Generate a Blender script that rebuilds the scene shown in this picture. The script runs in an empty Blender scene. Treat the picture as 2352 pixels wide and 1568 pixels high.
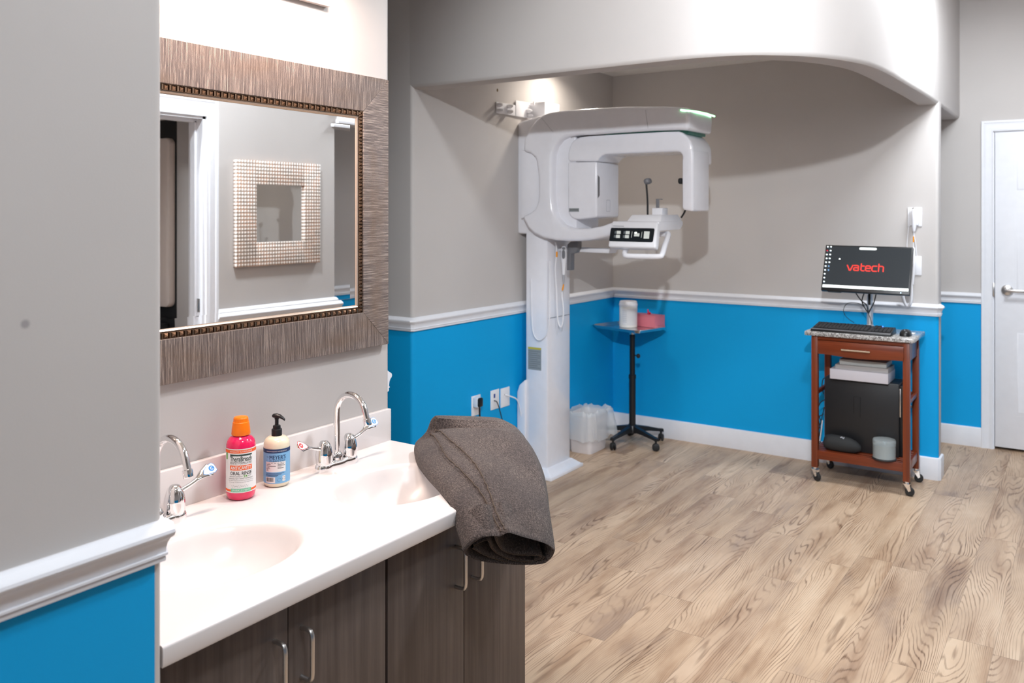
import bpy, bmesh, math, random
from mathutils import Vector, Matrix
random.seed(7)
C = bpy.context.scene.collection

# ------------------------------------------------------------------ camera, world, lights
CAM_H = 1.6
FPX = 1975.0            # focal length in pixels of the 2352 px wide frame
YAW = math.radians(34.08)
cd = bpy.data.cameras.new('camera')
cam = bpy.data.objects.new('camera', cd); C.objects.link(cam)
cd.sensor_width = 36; cd.lens = FPX / 2352 * 36
cd.shift_y = -(784 - 491) / 2352
cam.location = (0, 0, CAM_H); cam.rotation_euler = (math.pi / 2, 0, YAW)
cd.clip_start = 0.02
cd.dof.use_dof = True; cd.dof.focus_distance = 2.55; cd.dof.aperture_fstop = 4.5
bpy.context.scene.camera = cam

vs = bpy.context.scene.view_settings
vs.view_transform = 'Standard'; vs.look = 'None'; vs.gamma = 1; vs.use_curve_mapping = False
vs.exposure = 0.0
w = bpy.data.worlds.new('world'); bpy.context.scene.world = w; w.use_nodes = True
w.node_tree.nodes['Background'].inputs[0].default_value = (0.82, 0.88, 1, 1)
w.node_tree.nodes['Background'].inputs[1].default_value = 0.22

def area(name, loc, sx, sy, watts, col, rot=(0, 0, 0), spread=180):
    l = bpy.data.lights.new(name, 'AREA'); l.shape = 'RECTANGLE'; l.size = sx; l.size_y = sy
    l.energy = watts; l.color = col; l.spread = math.radians(spread)
    o = bpy.data.objects.new(name, l); C.objects.link(o); o.location = loc; o.rotation_euler = rot
    return o
COOL = (0.88, 0.94, 1.0); WARM = (1.0, 0.86, 0.70)
area('lamp_hall', (-0.15, 0.9, 3.0), 0.28, 0.28, 22, COOL)
sl = bpy.data.lights.new('lamp_added_spot', 'SPOT'); sl.energy = 420; sl.color = (0.90, 0.95, 1.0); sl.spot_size = math.radians(60); sl.spot_blend = .6; sl.shadow_soft_size = .045  # added spot: brightens the alcove but spares the near wall
so = bpy.data.objects.new('lamp_added_spot', sl); C.objects.link(so); so.location = (0, .05, 2.9)
so.rotation_euler = (Vector((-1.55, 5.4, .9)) - Vector((0, .05, 2.9))).to_track_quat('-Z', 'Y').to_euler()
area('lamp_bend', (-0.62, 2.72, 3.0), 0.22, 0.22, 40, COOL)
area('lamp_far', (-0.25, 5.0, 3.0), 0.5, 0.5, 44, COOL)
area('lamp_south', (-0.65, -1.2, 3.0), 0.9, 0.9, 20, COOL)
area('lamp_alcove', (-2.70, 4.74, 2.59), 0.10, 0.10, 5.5, (1, .91, .80), spread=150)
area('lamp_side_hall', (-3.2, 6.2, 2.95), 0.3, 0.3, 6, (1, .8, .5))
area('lamp_vanity', (-1.86, 1.56, 2.36), 0.09, 0.66, 17.5, (1.0, 0.77, 0.66))

# ------------------------------------------------------------------ geometry helpers
_fw = (-math.sin(YAW), math.cos(YAW)); _rt = (math.cos(YAW), math.sin(YAW))
def ray(px, py):
    t = (px - 1176) / FPX
    return Vector((_fw[0] + _rt[0] * t, _fw[1] + _rt[1] * t, -(py - 491) / FPX))
def at(px, py, ax, val):
    """point of the photograph that lies on the plane ax = val (metres)"""
    r = ray(px, py); i = 'xyz'.index(ax); o = Vector((0, 0, CAM_H))
    return o + r * ((val - o[i]) / r[i])
def dep(px, py, d):
    return Vector((0, 0, CAM_H)) + ray(px, py) * d
def V(*a): return Vector(a)
def lerp(a, b, t): return a + (b - a) * t
def catmull(pts, n=6, closed=False):
    P = [Vector(p) for p in pts]; out = []; m = len(P)
    rng = range(m) if closed else range(m - 1)
    for i in rng:
        if closed: p0, p1, p2, p3 = P[i - 1], P[i], P[(i + 1) % m], P[(i + 2) % m]
        else:
            p1, p2 = P[i], P[i + 1]; p0 = P[i - 1] if i else p1 * 2 - p2; p3 = P[i + 2] if i + 2 < m else p2 * 2 - p1
        for k in range(n):
            t = k / n
            out.append(0.5 * ((2 * p1) + (p2 - p0) * t + (2 * p0 - 5 * p1 + 4 * p2 - p3) * t * t + (3 * p1 - p0 - 3 * p2 + p3) * t ** 3))
    if not closed: out.append(P[-1])
    return out
def bev(vs_, fs, wdt, seg=2, ang=28):
    bm = bmesh.new(); vv = [bm.verts.new(v) for v in vs_]
    for f in fs:
        try: bm.faces.new([vv[i] for i in f])
        except ValueError: pass
    bmesh.ops.remove_doubles(bm, verts=bm.verts, dist=1e-6)
    bmesh.ops.recalc_face_normals(bm, faces=bm.faces)
    if wdt > 0:
        es = [e for e in bm.edges if len(e.link_faces) == 2 and e.calc_face_angle(0) > math.radians(ang)]
        bmesh.ops.bevel(bm, geom=es, offset=wdt, segments=seg, affect='EDGES', profile=0.5, clamp_overlap=True)
    bm.verts.index_update()
    r = [v.co.copy() for v in bm.verts], [[v.index for v in f.verts] for f in bm.faces]
    bm.free(); return r
class MB:
    def __init__(s): s.v = []; s.f = []; s.m = []
    def add(s, v, f, m=0, M=None):
        n = len(s.v); s.v += [(M @ Vector(p)) if M else Vector(p) for p in v]
        s.f += [[i + n for i in q] for q in f]; s.m += [m] * len(f); return s
    def box(s, x0, x1, y0, y1, z0, z1, b=0, m=0, M=None, seg=2):
        v = [(x, y, z) for x in (x0, x1) for y in (y0, y1) for z in (z0, z1)]
        f = [(0, 1, 3, 2), (4, 6, 7, 5), (0, 4, 5, 1), (2, 3, 7, 6), (0, 2, 6, 4), (1, 5, 7, 3)]
        v, f = bev(v, f, b, seg); return s.add(v, f, m, M)
    def prism(s, poly, off, b=0, m=0, M=None, seg=2):
        """poly: 3-D points of one face; off: extrusion vector"""
        n = len(poly); off = Vector(off); v = [Vector(p) for p in poly] + [Vector(p) + off for p in poly]
        f = [list(range(n)), list(range(2 * n - 1, n - 1, -1))] + [[i, (i + 1) % n, n + (i + 1) % n, n + i] for i in range(n)]
        v, f = bev(v, f, b, seg); return s.add(v, f, m, M)
    def tube(s, pts, r, n=10, m=0, M=None, closed=False, caps=True):
        P = [Vector(p) for p in pts]; L = len(P); R = r if isinstance(r, (list, tuple)) else [r] * L
        T = [((P[(i + 1) % L] if closed or i < L - 1 else P[i]) - (P[i - 1] if closed or i else P[i])).normalized() for i in range(L)]
        a = Vector((0, 0, 1)) if abs(T[0].z) < .9 else Vector((1, 0, 0)); N = (a - T[0] * a.dot(T[0])).normalized()
        v = []; f = []
        for i in range(L):
            N = (N - T[i] * N.dot(T[i])).normalized(); B = T[i].cross(N)
            for k in range(n):
                an = 2 * math.pi * k / n; v.append(P[i] + (N * math.cos(an) + B * math.sin(an)) * R[i])
        for i in range(L if closed else L - 1):
            j = (i + 1) % L
            for k in range(n): f.append((i * n + k, i * n + (k + 1) % n, j * n + (k + 1) % n, j * n + k))
        if caps and not closed: f.append(list(range(n))[::-1]); f.append([(L - 1) * n + k for k in range(n)])
        return s.add(v, f, m, M)
    def lathe(s, prof, c=(0, 0, 0), n=32, m=0, M=None, sx=1, sy=1):
        v = []; f = []; L = len(prof)
        for r, z in prof:
            for k in range(n):
                a = 2 * math.pi * k / n; v.append((c[0] + r * sx * math.cos(a), c[1] + r * sy * math.sin(a), c[2] + z))
        for i in range(L - 1):
            for k in range(n): f.append((i * n + k, i * n + (k + 1) % n, (i + 1) * n + (k + 1) % n, (i + 1) * n + k))
        if prof[0][0] > 1e-5: f.append(list(range(n))[::-1])
        if prof[-1][0] > 1e-5: f.append([(L - 1) * n + k for k in range(n)])
        return s.add(v, f, m, M)
    def ball(s, c, rx, ry=None, rz=None, m=0, M=None, n=16, e=1.0):
        ry = ry or rx; rz = rz or rx; h = n // 2; v = []; f = []
        sg = lambda t: math.copysign(abs(t) ** e, t)
        for i in range(h + 1):
            p = math.pi * i / h - math.pi / 2
            for k in range(n):
                a = 2 * math.pi * k / n
                v.append((c[0] + rx * sg(math.cos(p)) * sg(math.cos(a)), c[1] + ry * sg(math.cos(p)) * sg(math.sin(a)), c[2] + rz * sg(math.sin(p))))
        for i in range(h):
            for k in range(n): f.append((i * n + k, i * n + (k + 1) % n, (i + 1) * n + (k + 1) % n, (i + 1) * n + k))
        return s.add(v, f, m, M)
    def sweep(s, path, prof, side=1, closed=False, m=0):
        """profile (out, z) swept along a plan path with mitred corners; side=1: out is to the right of travel"""
        P = [Vector((p[0], p[1])) for p in path]; L = len(P); n = len(prof); v = []; f = []
        for i in range(L):
            d0 = (P[i] - P[i - 1]).normalized() if (i or closed) else None
            d1 = (P[(i + 1) % L] - P[i]).normalized() if (i < L - 1 or closed) else None
            d0 = d0 or d1; d1 = d1 or d0
            n0 = Vector((d0.y, -d0.x)) * side; n1 = Vector((d1.y, -d1.x)) * side
            b = (n0 + n1); b = b / max(b.dot(n0), .2)
            for o, z in prof: v.append((P[i].x + b.x * o, P[i].y + b.y * o, z))
        for i in range(L if closed else L - 1):
            j = (i + 1) % L
            for k in range(n - 1): f.append((i * n + k, j * n + k, j * n + k + 1, i * n + k + 1))
        if not closed: f.append(list(range(n))); f.append([(L - 1) * n + k for k in range(n)][::-1])
        return s.add(v, f, m)
    def build(s, name, mats, parent=None, sharp=32, recalc=True):
        mats = mats if isinstance(mats, (list, tuple)) else [mats]
        org = Vector((0, 0, 0)); p = parent
        while p: org = org + p.location; p = p.parent
        loc = Vector((0, 0, 0))
        if not parent and s.v:
            xs = [q.x for q in s.v]; ys = [q.y for q in s.v]; zs = [q.z for q in s.v]
            loc = Vector(((min(xs) + max(xs)) / 2, (min(ys) + max(ys)) / 2, min(zs)))
        me = bpy.data.meshes.new(name); me.from_pydata([q - org - loc for q in s.v], [], s.f)
        for mt in mats: me.materials.append(mt)
        me.polygons.foreach_set('material_index', s.m); me.polygons.foreach_set('use_smooth', [True] * len(s.f))
        if recalc:
            bm = bmesh.new(); bm.from_mesh(me); bmesh.ops.recalc_face_normals(bm, faces=bm.faces); bm.to_mesh(me); bm.free()
        me.update(); me.set_sharp_from_angle(angle=math.radians(sharp))
        o = bpy.data.objects.new(name, me); C.objects.link(o); o.location = loc
        if parent: o.parent = parent
        return o
def tag(o, label, cat, group=None, kind=None):
    o['label'] = label; o['category'] = cat
    if group: o['group'] = group
    if kind: o['kind'] = kind
    return o
def thing(name, label, cat, loc, group=None):
    o = bpy.data.objects.new(name, None); C.objects.link(o); o.location = loc; o.empty_display_size = .05
    return tag(o, label, cat, group)
def struct(name, mb, mats, label=None):
    o = mb.build(name, mats); o['kind'] = 'structure'
    if label: o['label'] = label
    return o
def copy_tree(o, parent=None):
    c = o.copy(); C.objects.link(c); c.parent = parent
    for ch in list(o.children): copy_tree(ch, c)
    return c
_tc = {}
def text_geo(s, size=1.0, xs=1.0, align='CENTER', bold=0):
    """letters as flat polygons in the XY plane, cap height about 0.7*size"""
    k = (s, bold)
    if k not in _tc:
        cu = bpy.data.curves.new('t', 'FONT'); cu.body = s; cu.size = 1; cu.resolution_u = 2; cu.offset = bold; cu.fill_mode = 'FRONT'
        ob = bpy.data.objects.new('t', cu); me = ob.to_mesh()
        _tc[k] = ([v.co.copy() for v in me.vertices], [list(p.vertices) for p in me.polygons])
        ob.to_mesh_clear(); bpy.data.objects.remove(ob); bpy.data.curves.remove(cu)
    v, f = _tc[k]
    if not v: return [], []
    x0 = min(p.x for p in v); x1 = max(p.x for p in v); c = (x0 + x1) / 2 if align == 'CENTER' else x0
    return [((p.x - c) * size * xs, p.y * size, 0) for p in v], f
def put_text(mb, s, height, width, cx, cy, fn, m, bold=0, align='CENTER'):
    """text fitted into width x height (cap height), centred at (cx, cy); fn maps (u, v) to a point"""
    v, f = text_geo(s, 1, 1, 'CENTER', bold)
    if not v: return
    xw = max(p[0] for p in v) - min(p[0] for p in v); y0 = min(p[1] for p in v); y1 = max(p[1] for p in v)
    sx = width / xw; sy = height / (y1 - y0); o = width / 2 if align == 'LEFT' else 0
    mb.add([fn(cx + o + p[0] * sx, cy + (p[1] - (y0 + y1) / 2) * sy) for p in v], f, m)
def put_rect(mb, u0, u1, v0, v1, fn, m, n=1):
    vv = []; ff = []
    for i in range(n + 1):
        u = lerp(u0, u1, i / n); vv += [fn(u, v0), fn(u, v1)]
    for i in range(n): ff.append((2 * i, 2 * i + 2, 2 * i + 3, 2 * i + 1))
    mb.add(vv, ff, m)
def plane_fn(o, U, W, off=0.0):
    o = Vector(o); U = Vector(U).normalized(); W = Vector(W).normalized(); N = U.cross(W)
    return lambda u, v, k=0.0: o + U * u + W * v + N * (off + k)
def rrect(w_, h, r, n=4):
    pts = []
    for cx, cy, a0 in ((w_ / 2 - r, h / 2 - r, 0), (-w_ / 2 + r, h / 2 - r, 90), (-w_ / 2 + r, -h / 2 + r, 180), (w_ / 2 - r, -h / 2 + r, 270)):
        for k in range(n + 1):
            a = math.radians(a0 + 90 * k / n); pts.append((cx + r * math.cos(a), cy + r * math.sin(a)))
    return pts

# ------------------------------------------------------------------ materials
def srgb(r, g, b):
    f = lambda c: (c / 255 / 12.92) if c / 255 <= .04045 else ((c / 255 + .055) / 1.055) ** 2.4
    return (f(r), f(g), f(b), 1)
def mat(name, col, rough=.5, metal=0, emis=None, es=0, coat=0, trans=0, ior=1.45, noise=0, nscale=20, bump=0, bscale=200, spec=None, alpha=1, sss=0):
    m = bpy.data.materials.new(name); m.use_nodes = True; nt = m.node_tree; p = nt.nodes['Principled BSDF']
    col = col if len(col) == 4 else (*col, 1)
    p.inputs['Base Color'].default_value = col; p.inputs['Roughness'].default_value = rough; p.inputs['Metallic'].default_value = metal
    p.inputs['IOR'].default_value = ior
    if coat: p.inputs['Coat Weight'].default_value = coat; p.inputs['Coat Roughness'].default_value = .06
    if trans: p.inputs['Transmission Weight'].default_value = trans
    if emis: p.inputs['Emission Color'].default_value = emis if len(emis) == 4 else (*emis, 1); p.inputs['Emission Strength'].default_value = es
    if spec is not None: p.inputs['Specular IOR Level'].default_value = spec
    if alpha < 1: p.inputs['Alpha'].default_value = alpha
    if sss: p.inputs['Subsurface Weight'].default_value = sss; p.inputs['Subsurface Radius'].default_value = (.01, .01, .01)
    tc = nt.nodes.new('ShaderNodeTexCoord')
    n1 = nt.nodes.new('ShaderNodeTexNoise'); n1.inputs['Scale'].default_value = nscale; n1.inputs['Detail'].default_value = 4
    nt.links.new(tc.outputs['Object'], n1.inputs['Vector'])
    nz = noise or .03
    mx = nt.nodes.new('ShaderNodeMix'); mx.data_type = 'RGBA'; mx.blend_type = 'MULTIPLY'; mx.inputs[0].default_value = 1
    rp = nt.nodes.new('ShaderNodeMapRange'); rp.inputs[1].default_value = .3; rp.inputs[2].default_value = .7; rp.inputs[3].default_value = 1 - nz; rp.inputs[4].default_value = 1
    nt.links.new(n1.outputs['Fac'], rp.inputs[0]); mx.inputs[6].default_value = col
    nt.links.new(rp.outputs[0], mx.inputs[7]); nt.links.new(mx.outputs[2], p.inputs['Base Color'])
    if bump:
        n2 = nt.nodes.new('ShaderNodeTexNoise'); n2.inputs['Scale'].default_value = bscale; n2.inputs['Detail'].default_value = 3
        nt.links.new(tc.outputs['Object'], n2.inputs['Vector'])
        bp = nt.nodes.new('ShaderNodeBump'); bp.inputs['Strength'].default_value = bump; bp.inputs['Distance'].default_value = .002
        nt.links.new(n2.outputs['Fac'], bp.inputs['Height']); nt.links.new(bp.outputs[0], p.inputs['Normal'])
    return m
class NT:
    """small helper for writing node graphs"""
    def __init__(s, m): s.t = m.node_tree; s.p = s.t.nodes['Principled BSDF']
    def n(s, ty, **kw):
        x = s.t.nodes.new('ShaderNode' + ty)
        for k, v in kw.items(): setattr(x, k, v)
        return x
    def l(s, a, b): s.t.links.new(a, b)
    def math(s, op, a, b=None, c=None):
        x = s.n('Math', operation=op)
        for i, q in enumerate((a, b, c)):
            if q is None: continue
            if isinstance(q, (int, float)): x.inputs[i].default_value = q
            else: s.l(q, x.inputs[i])
        return x.outputs[0]
    def comb(s, x, y, z):
        c = s.n('CombineXYZ')
        for i, q in enumerate((x, y, z)):
            if isinstance(q, (int, float)): c.inputs[i].default_value = q
            else: s.l(q, c.inputs[i])
        return c.outputs[0]
    def noise(s, vec, scale, detail=3, rough=.5, dist=0):
        x = s.n('TexNoise'); x.inputs['Scale'].default_value = scale; x.inputs['Detail'].default_value = detail
        x.inputs['Roughness'].default_value = rough; x.inputs['Distortion'].default_value = dist; s.l(vec, x.inputs['Vector']); return x.outputs['Fac']
    def ramp(s, fac, stops):
        x = s.n('ValToRGB'); e = x.color_ramp.elements
        while len(e) < len(stops): e.new(.5)
        for q, (p, c) in zip(e, stops): q.position = p; q.color = c
        s.l(fac, x.inputs[0]); return x.outputs[0]
    def mix(s, fac, a, b, mode='MIX'):
        x = s.n('Mix', data_type='RGBA', blend_type=mode)
        for i, q in ((0, fac), (6, a), (7, b)):
            if isinstance(q, (int, float)): x.inputs[i].default_value = q
            elif isinstance(q, tuple): x.inputs[i].default_value = q
            else: s.l(q, x.inputs[i])
        return x.outputs[2]
    def range(s, v, a, b, c, d):
        x = s.n('MapRange'); s.l(v, x.inputs[0])
        for i, q in enumerate((a, b, c, d)): x.inputs[i + 1].default_value = q
        return x.outputs[0]
    def bump(s, h, st, dist=.002):
        b = s.n('Bump'); b.inputs['Strength'].default_value = st; b.inputs['Distance'].default_value = dist
        s.l(h, b.inputs['Height']); s.l(b.outputs[0], s.p.inputs['Normal'])

GREY = srgb(197, 192, 189); BLUE = (0.0, 0.36, 0.76, 1)
def wall_mat(name, two):
    m = bpy.data.materials.new(name); m.use_nodes = True; q = NT(m)
    g = q.n('NewGeometry'); sp = q.n('SeparateXYZ'); q.l(g.outputs['Position'], sp.inputs[0])
    nz = q.noise(g.outputs['Position'], 3, 2); grey = q.mix(q.range(nz, .3, .7, 0, 1), GREY, tuple(c * .97 for c in GREY[:3]) + (1,))
    # a small scuff mark on the near wall
    d = q.n('VectorMath', operation='DISTANCE'); q.l(g.outputs['Position'], d.inputs[0]); d.inputs[1].default_value = SCUFF
    grey = q.mix(q.range(d.outputs['Value'], .0045, .009, .5, 0), grey, srgb(110, 105, 112))
    if two: col = q.mix(q.math('LESS_THAN', sp.outputs[2], 1.02), grey, BLUE)
    else: col = grey
    q.l(col, q.p.inputs['Base Color']); q.p.inputs['Roughness'].default_value = .62; q.p.inputs['Specular IOR Level'].default_value = .25
    q.bump(q.noise(g.outputs['Position'], 260, 2), .12, .001); return m
SCUFF = tuple(at(58, 744, 'x', -1.376))
M_WALL = wall_mat('wall_paint_grey', False); M_WALL2 = wall_mat('wall_paint_grey_over_blue', True)
M_TRIM = mat('white_trim_paint', srgb(234, 235, 240), .35, spec=.4)
M_CEIL = mat('ceiling_white', srgb(236, 234, 230), .9)
M_COUNTER = mat('cultured_marble', srgb(226, 221, 220), .26, coat=.0, noise=.015, nscale=9)
M_CHROME = mat('chrome', (.92, .92, .93), .05, 1)
M_NICKEL = mat('brushed_nickel', (.62, .61, .60), .3, 1)
M_STEEL = mat('stainless_tray', (.75, .75, .76), .22, 1)
M_BLACK = mat('black_plastic', (.012, .012, .013), .35)
M_BLACKM = mat('black_matte', (.018, .018, .019), .6)
M_WHITEP = mat('white_gloss_plastic', srgb(240, 240, 246), .2, coat=.6)
M_WHITEM = mat('white_matte_plastic', srgb(238, 238, 242), .4)
M_GREYP = mat('grey_plastic', srgb(120, 120, 124), .4)
M_LGREY = mat('light_grey_plastic', srgb(176, 178, 184), .4)
M_RUBBER = mat('black_rubber', (.02, .02, .02), .7)
M_MIRROR = mat('mirror_silver', (.93, .94, .94), .006, 1, noise=.001)
M_ORANGE = mat('orange_plastic', srgb(255, 128, 10), .35, sss=.1)
M_YTAG = mat('amber_tag', srgb(250, 160, 20), .5)
M_INK = mat('dark_ink', srgb(38, 40, 44), .6)
M_PAPER = mat('white_paper', srgb(236, 235, 234), .6)

def floor_mat():
    m = bpy.data.materials.new('wood_plank_vinyl'); m.use_nodes = True; q = NT(m)
    g = q.n('NewGeometry'); sp = q.n('SeparateXYZ'); q.l(g.outputs['Position'], sp.inputs[0]); X, Y = sp.outputs[0], sp.outputs[1]
    cx = q.math('DIVIDE', X, .152); col = q.math('FLOOR', cx); wn = q.n('TexWhiteNoise', noise_dimensions='1D'); q.l(col, wn.inputs['W'])
    yy = q.math('ADD', q.math('DIVIDE', Y, 1.22), wn.outputs['Value']); row = q.math('FLOOR', yy)
    wn2 = q.n('TexWhiteNoise', noise_dimensions='2D'); q.l(q.comb(col, row, 0), wn2.inputs['Vector'])
    off = q.math('MULTIPLY', wn2.outputs['Value'], 37)
    base = q.comb(q.math('MULTIPLY', X, 6.5), q.math('MULTIPLY', Y, .85), off)
    n1 = q.noise(base, 1.0, 1.6, .4, .12)
    n1b = q.noise(q.comb(q.math('MULTIPLY', X, 22), q.math('MULTIPLY', Y, 3.2), off), 1.0, 2, .5)
    fld = q.math('ADD', q.math('ADD', q.math('MULTIPLY', n1, 27), q.math('MULTIPLY', n1b, 1.2)), q.math('MULTIPLY', X, 88))
    rings = q.math('ABSOLUTE', q.math('SINE', q.math('MULTIPLY', fld, 3.14159)))
    fine = q.noise(q.comb(q.math('MULTIPLY', X, 160), q.math('MULTIPLY', Y, 5), off), 1, 2)
    line = q.range(q.math('ADD', rings, q.math('MULTIPLY', q.math('SUBTRACT', fine, .5), 1.1)), 0.0, .62, 0, 1)
    patch = q.noise(q.comb(q.math('MULTIPLY', X, 5), q.math('MULTIPLY', Y, 1.6), off), 1, 4, .6)
    light = q.ramp(patch, [(.30, srgb(172, 149, 129)), (.42, srgb(192, 166, 140)), (.58, srgb(206, 180, 153)), (.74, srgb(216, 193, 167))])
    strength = q.range(q.noise(q.comb(q.math('MULTIPLY', X, 9), q.math('MULTIPLY', Y, 2.2), off), 1, 2), .36, .70, .18, .95)
    dark = q.mix(1.0, light, srgb(146, 128, 116), 'MULTIPLY')
    c = q.mix(q.math('MULTIPLY', q.math('SUBTRACT', 1, line), strength), light, dark)
    stk = q.noise(q.comb(q.math('MULTIPLY', X, 10), q.math('MULTIPLY', Y, 1.3), q.math('ADD', off, 11)), 1, 4, .6)
    c = q.mix(q.range(stk, .48, .66, 0, .75), c, q.mix(1.0, c, srgb(206, 192, 182), 'MULTIPLY'))
    kn = q.noise(q.comb(q.math('MULTIPLY', X, 13), q.math('MULTIPLY', Y, 5), off), 1, 1)
    c = q.mix(q.range(kn, .74, .84, 0, .35), c, srgb(118, 96, 80))
    c = q.mix(1.0, c, q.mix(wn2.outputs['Value'], (.92, .90, .90, 1), (1.0, .985, .96, 1)), 'MULTIPLY')
    fx = q.math('FRACT', cx); fy = q.math('FRACT', yy)
    ex = q.math('LESS_THAN', q.math('MINIMUM', fx, q.math('SUBTRACT', 1, fx)), .006); ey = q.math('LESS_THAN', q.math('MINIMUM', fy, q.math('SUBTRACT', 1, fy)), .0011)
    gap = q.math('MAXIMUM', ex, ey); c = q.mix(q.math('MULTIPLY', gap, .45), c, srgb(96, 80, 66))
    q.l(c, q.p.inputs['Base Color']); q.p.inputs['Roughness'].default_value = .42; q.p.inputs['Specular IOR Level'].default_value = .35
    q.bump(line, .12, .001); return m
M_FLOOR = floor_mat()

def wood_mat(name, c0, c1, c2, axis=2, rough=.4, k=1.0):
    m = bpy.data.materials.new(name); m.use_nodes = True; q = NT(m)
    tc = q.n('TexCoord'); mp = q.n('Mapping'); sc = [46 * k] * 3; sc[axis] = 1.6 * k; mp.inputs['Scale'].default_value = sc
    q.l(tc.outputs['Object'], mp.inputs[0]); oi = q.n('ObjectInfo')
    va = q.n('VectorMath', operation='ADD'); q.l(mp.outputs[0], va.inputs[0]); q.l(q.comb(q.math('MULTIPLY', oi.outputs['Random'], 50), 0, 0), va.inputs[1])
    n = q.noise(va.outputs[0], 1, 5, .62, .3); c = q.ramp(n, [(.28, c0), (.5, c1), (.72, c2)])
    q.l(c, q.p.inputs['Base Color']); q.p.inputs['Roughness'].default_value = rough; q.bump(n, .15, .001); return m
M_CAB = wood_mat('dark_wood_laminate', srgb(70, 60, 56), srgb(86, 75, 70), srgb(104, 92, 85), 2, .42)
M_CHERRY = wood_mat('cherry_stained_wood', srgb(92, 36, 16), srgb(116, 50, 24), srgb(140, 66, 34), 2, .32, .6)
M_CHERRYX = wood_mat('cherry_stained_wood_rail', srgb(92, 36, 16), srgb(116, 50, 24), srgb(140, 66, 34), 0, .32, .6)

def frame_mat(name, axis):
    """rough sawn dark wood, fine ribs across the moulding; axis = direction the ribs repeat along"""
    m = bpy.data.materials.new(name); m.use_nodes = True; q = NT(m)
    g = q.n('NewGeometry'); sp = q.n('SeparateXYZ'); q.l(g.outputs['Position'], sp.inputs[0]); A = sp.outputs[axis]; B = sp.outputs[3 - axis]
    wob = q.noise(g.outputs['Position'], 14, 3); wob2 = q.noise(g.outputs['Position'], 70, 3)
    f = q.math('ADD', q.math('MULTIPLY', A, 265), q.math('ADD', q.math('MULTIPLY', wob, 1.6), q.math('MULTIPLY', wob2, .5)))
    s1 = q.range(q.math('SINE', q.math('MULTIPLY', f, 6.283)), -1, 1, 0, 1)
    fib = q.noise(q.comb(q.math('MULTIPLY', A, 420), q.math('MULTIPLY', B, 7), 0), 1, 3)
    h = q.math('ADD', q.math('MULTIPLY', s1, .42), q.math('MULTIPLY', fib, .95))
    blot = q.noise(q.comb(q.math('MULTIPLY', A, 4), q.math('MULTIPLY', B, 12), 3), 1, 4)
    c = q.ramp(h, [(.38, srgb(72, 63, 62)), (.66, srgb(98, 88, 85)), (.82, srgb(124, 112, 106)), (.97, srgb(196, 180, 168))])
    c = q.mix(q.range(blot, .45, .7, 0, .5), c, srgb(112, 90, 72))
    q.l(c, q.p.inputs['Base Color']); q.p.inputs['Roughness'].default_value = .5; q.p.inputs['Specular IOR Level'].default_value = .5
    q.bump(h, .6, .0018); return m
M_FRH = frame_mat('sawn_wood_horizontal', 1); M_FRV = frame_mat('sawn_wood_vertical', 2)
M_BRONZE = mat('aged_silver_gilding', srgb(150, 122, 100), .25, .9, noise=.35, nscale=60)
def granite():
    m = bpy.data.materials.new('speckled_granite'); m.use_nodes = True; q = NT(m); g = q.n('NewGeometry')
    n = q.noise(g.outputs['Position'], 170, 3, .7); q.l(q.ramp(n, [(.36, srgb(60, 56, 54)), (.46, srgb(150, 146, 142)), (.58, srgb(196, 194, 192)), (.68, srgb(232, 230, 228))]), q.p.inputs['Base Color'])
    q.p.inputs['Roughness'].default_value = .12; return m
M_GRANITE = granite()
def fleece():
    m = bpy.data.materials.new('heather_fleece'); m.use_nodes = True; q = NT(m); g = q.n('TexCoord')
    n = q.noise(g.outputs['Object'], 300, 6, .8); b = q.noise(g.outputs['Object'], 9, 4)
    mp = q.n('Mapping'); mp.inputs['Rotation'].default_value = (.4, .2, .7); mp.inputs['Scale'].default_value = (1, 4, 1); q.l(g.outputs['Object'], mp.inputs[0])
    n3 = q.noise(mp.outputs[0], 150, 4, .75)
    c = q.ramp(q.math('ADD', q.math('MULTIPLY', n, .6), q.math('MULTIPLY', n3, .4)), [(.40, srgb(40, 35, 34)), (.5, srgb(80, 71, 68)), (.60, srgb(136, 123, 116))])
    c = q.mix(q.range(b, .4, .65, .0, .4), c, srgb(58, 53, 55)); q.l(c, q.p.inputs['Base Color'])
    q.p.inputs['Roughness'].default_value = .95; q.p.inputs['Sheen Weight'].default_value = .12; q.p.inputs['Specular IOR Level'].default_value = .1
    q.bump(q.math('ADD', n, n3), .7, .002); return m
M_FLEECE = fleece()
M_STITCH = mat('fleece_stitching', srgb(88, 76, 66), .9, bump=.6, bscale=500)
M_BIN = mat('translucent_white_bin', srgb(232, 226, 226), .4)
M_BAG = mat('clear_bin_liner', srgb(235, 238, 240), .12, alpha=.42)
# ------------------------------------------------------------------ the room
XN, YN = -1.376, 0.925          # near left wall plane and its corner
XV, YV = -2.015, 2.225          # vanity wall plane and its far end
XA, YH, YB = -2.957, 3.44, 5.71  # alcove left wall, header face, alcove back wall
YF, XR = 6.69, 0.12             # far wall, right wall
ZC, ZH = 3.08, 2.258            # ceiling, header soffit
RT = 1.056                      # chair rail top
fl = MB(); fl.box(-5, 3, -3, 7.2, -.05, 0); struct('floor', fl, M_FLOOR)
ce = MB(); ce.box(-5, 3, -3, 7.2, ZC, ZC + .05); struct('ceiling', ce, M_CEIL)
ce = MB(); ce.box(XA - .1, -.9, YH + .11, YB + .02, 2.62, 2.66); o = struct('ceiling_alcove', ce, M_CEIL)

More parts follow.
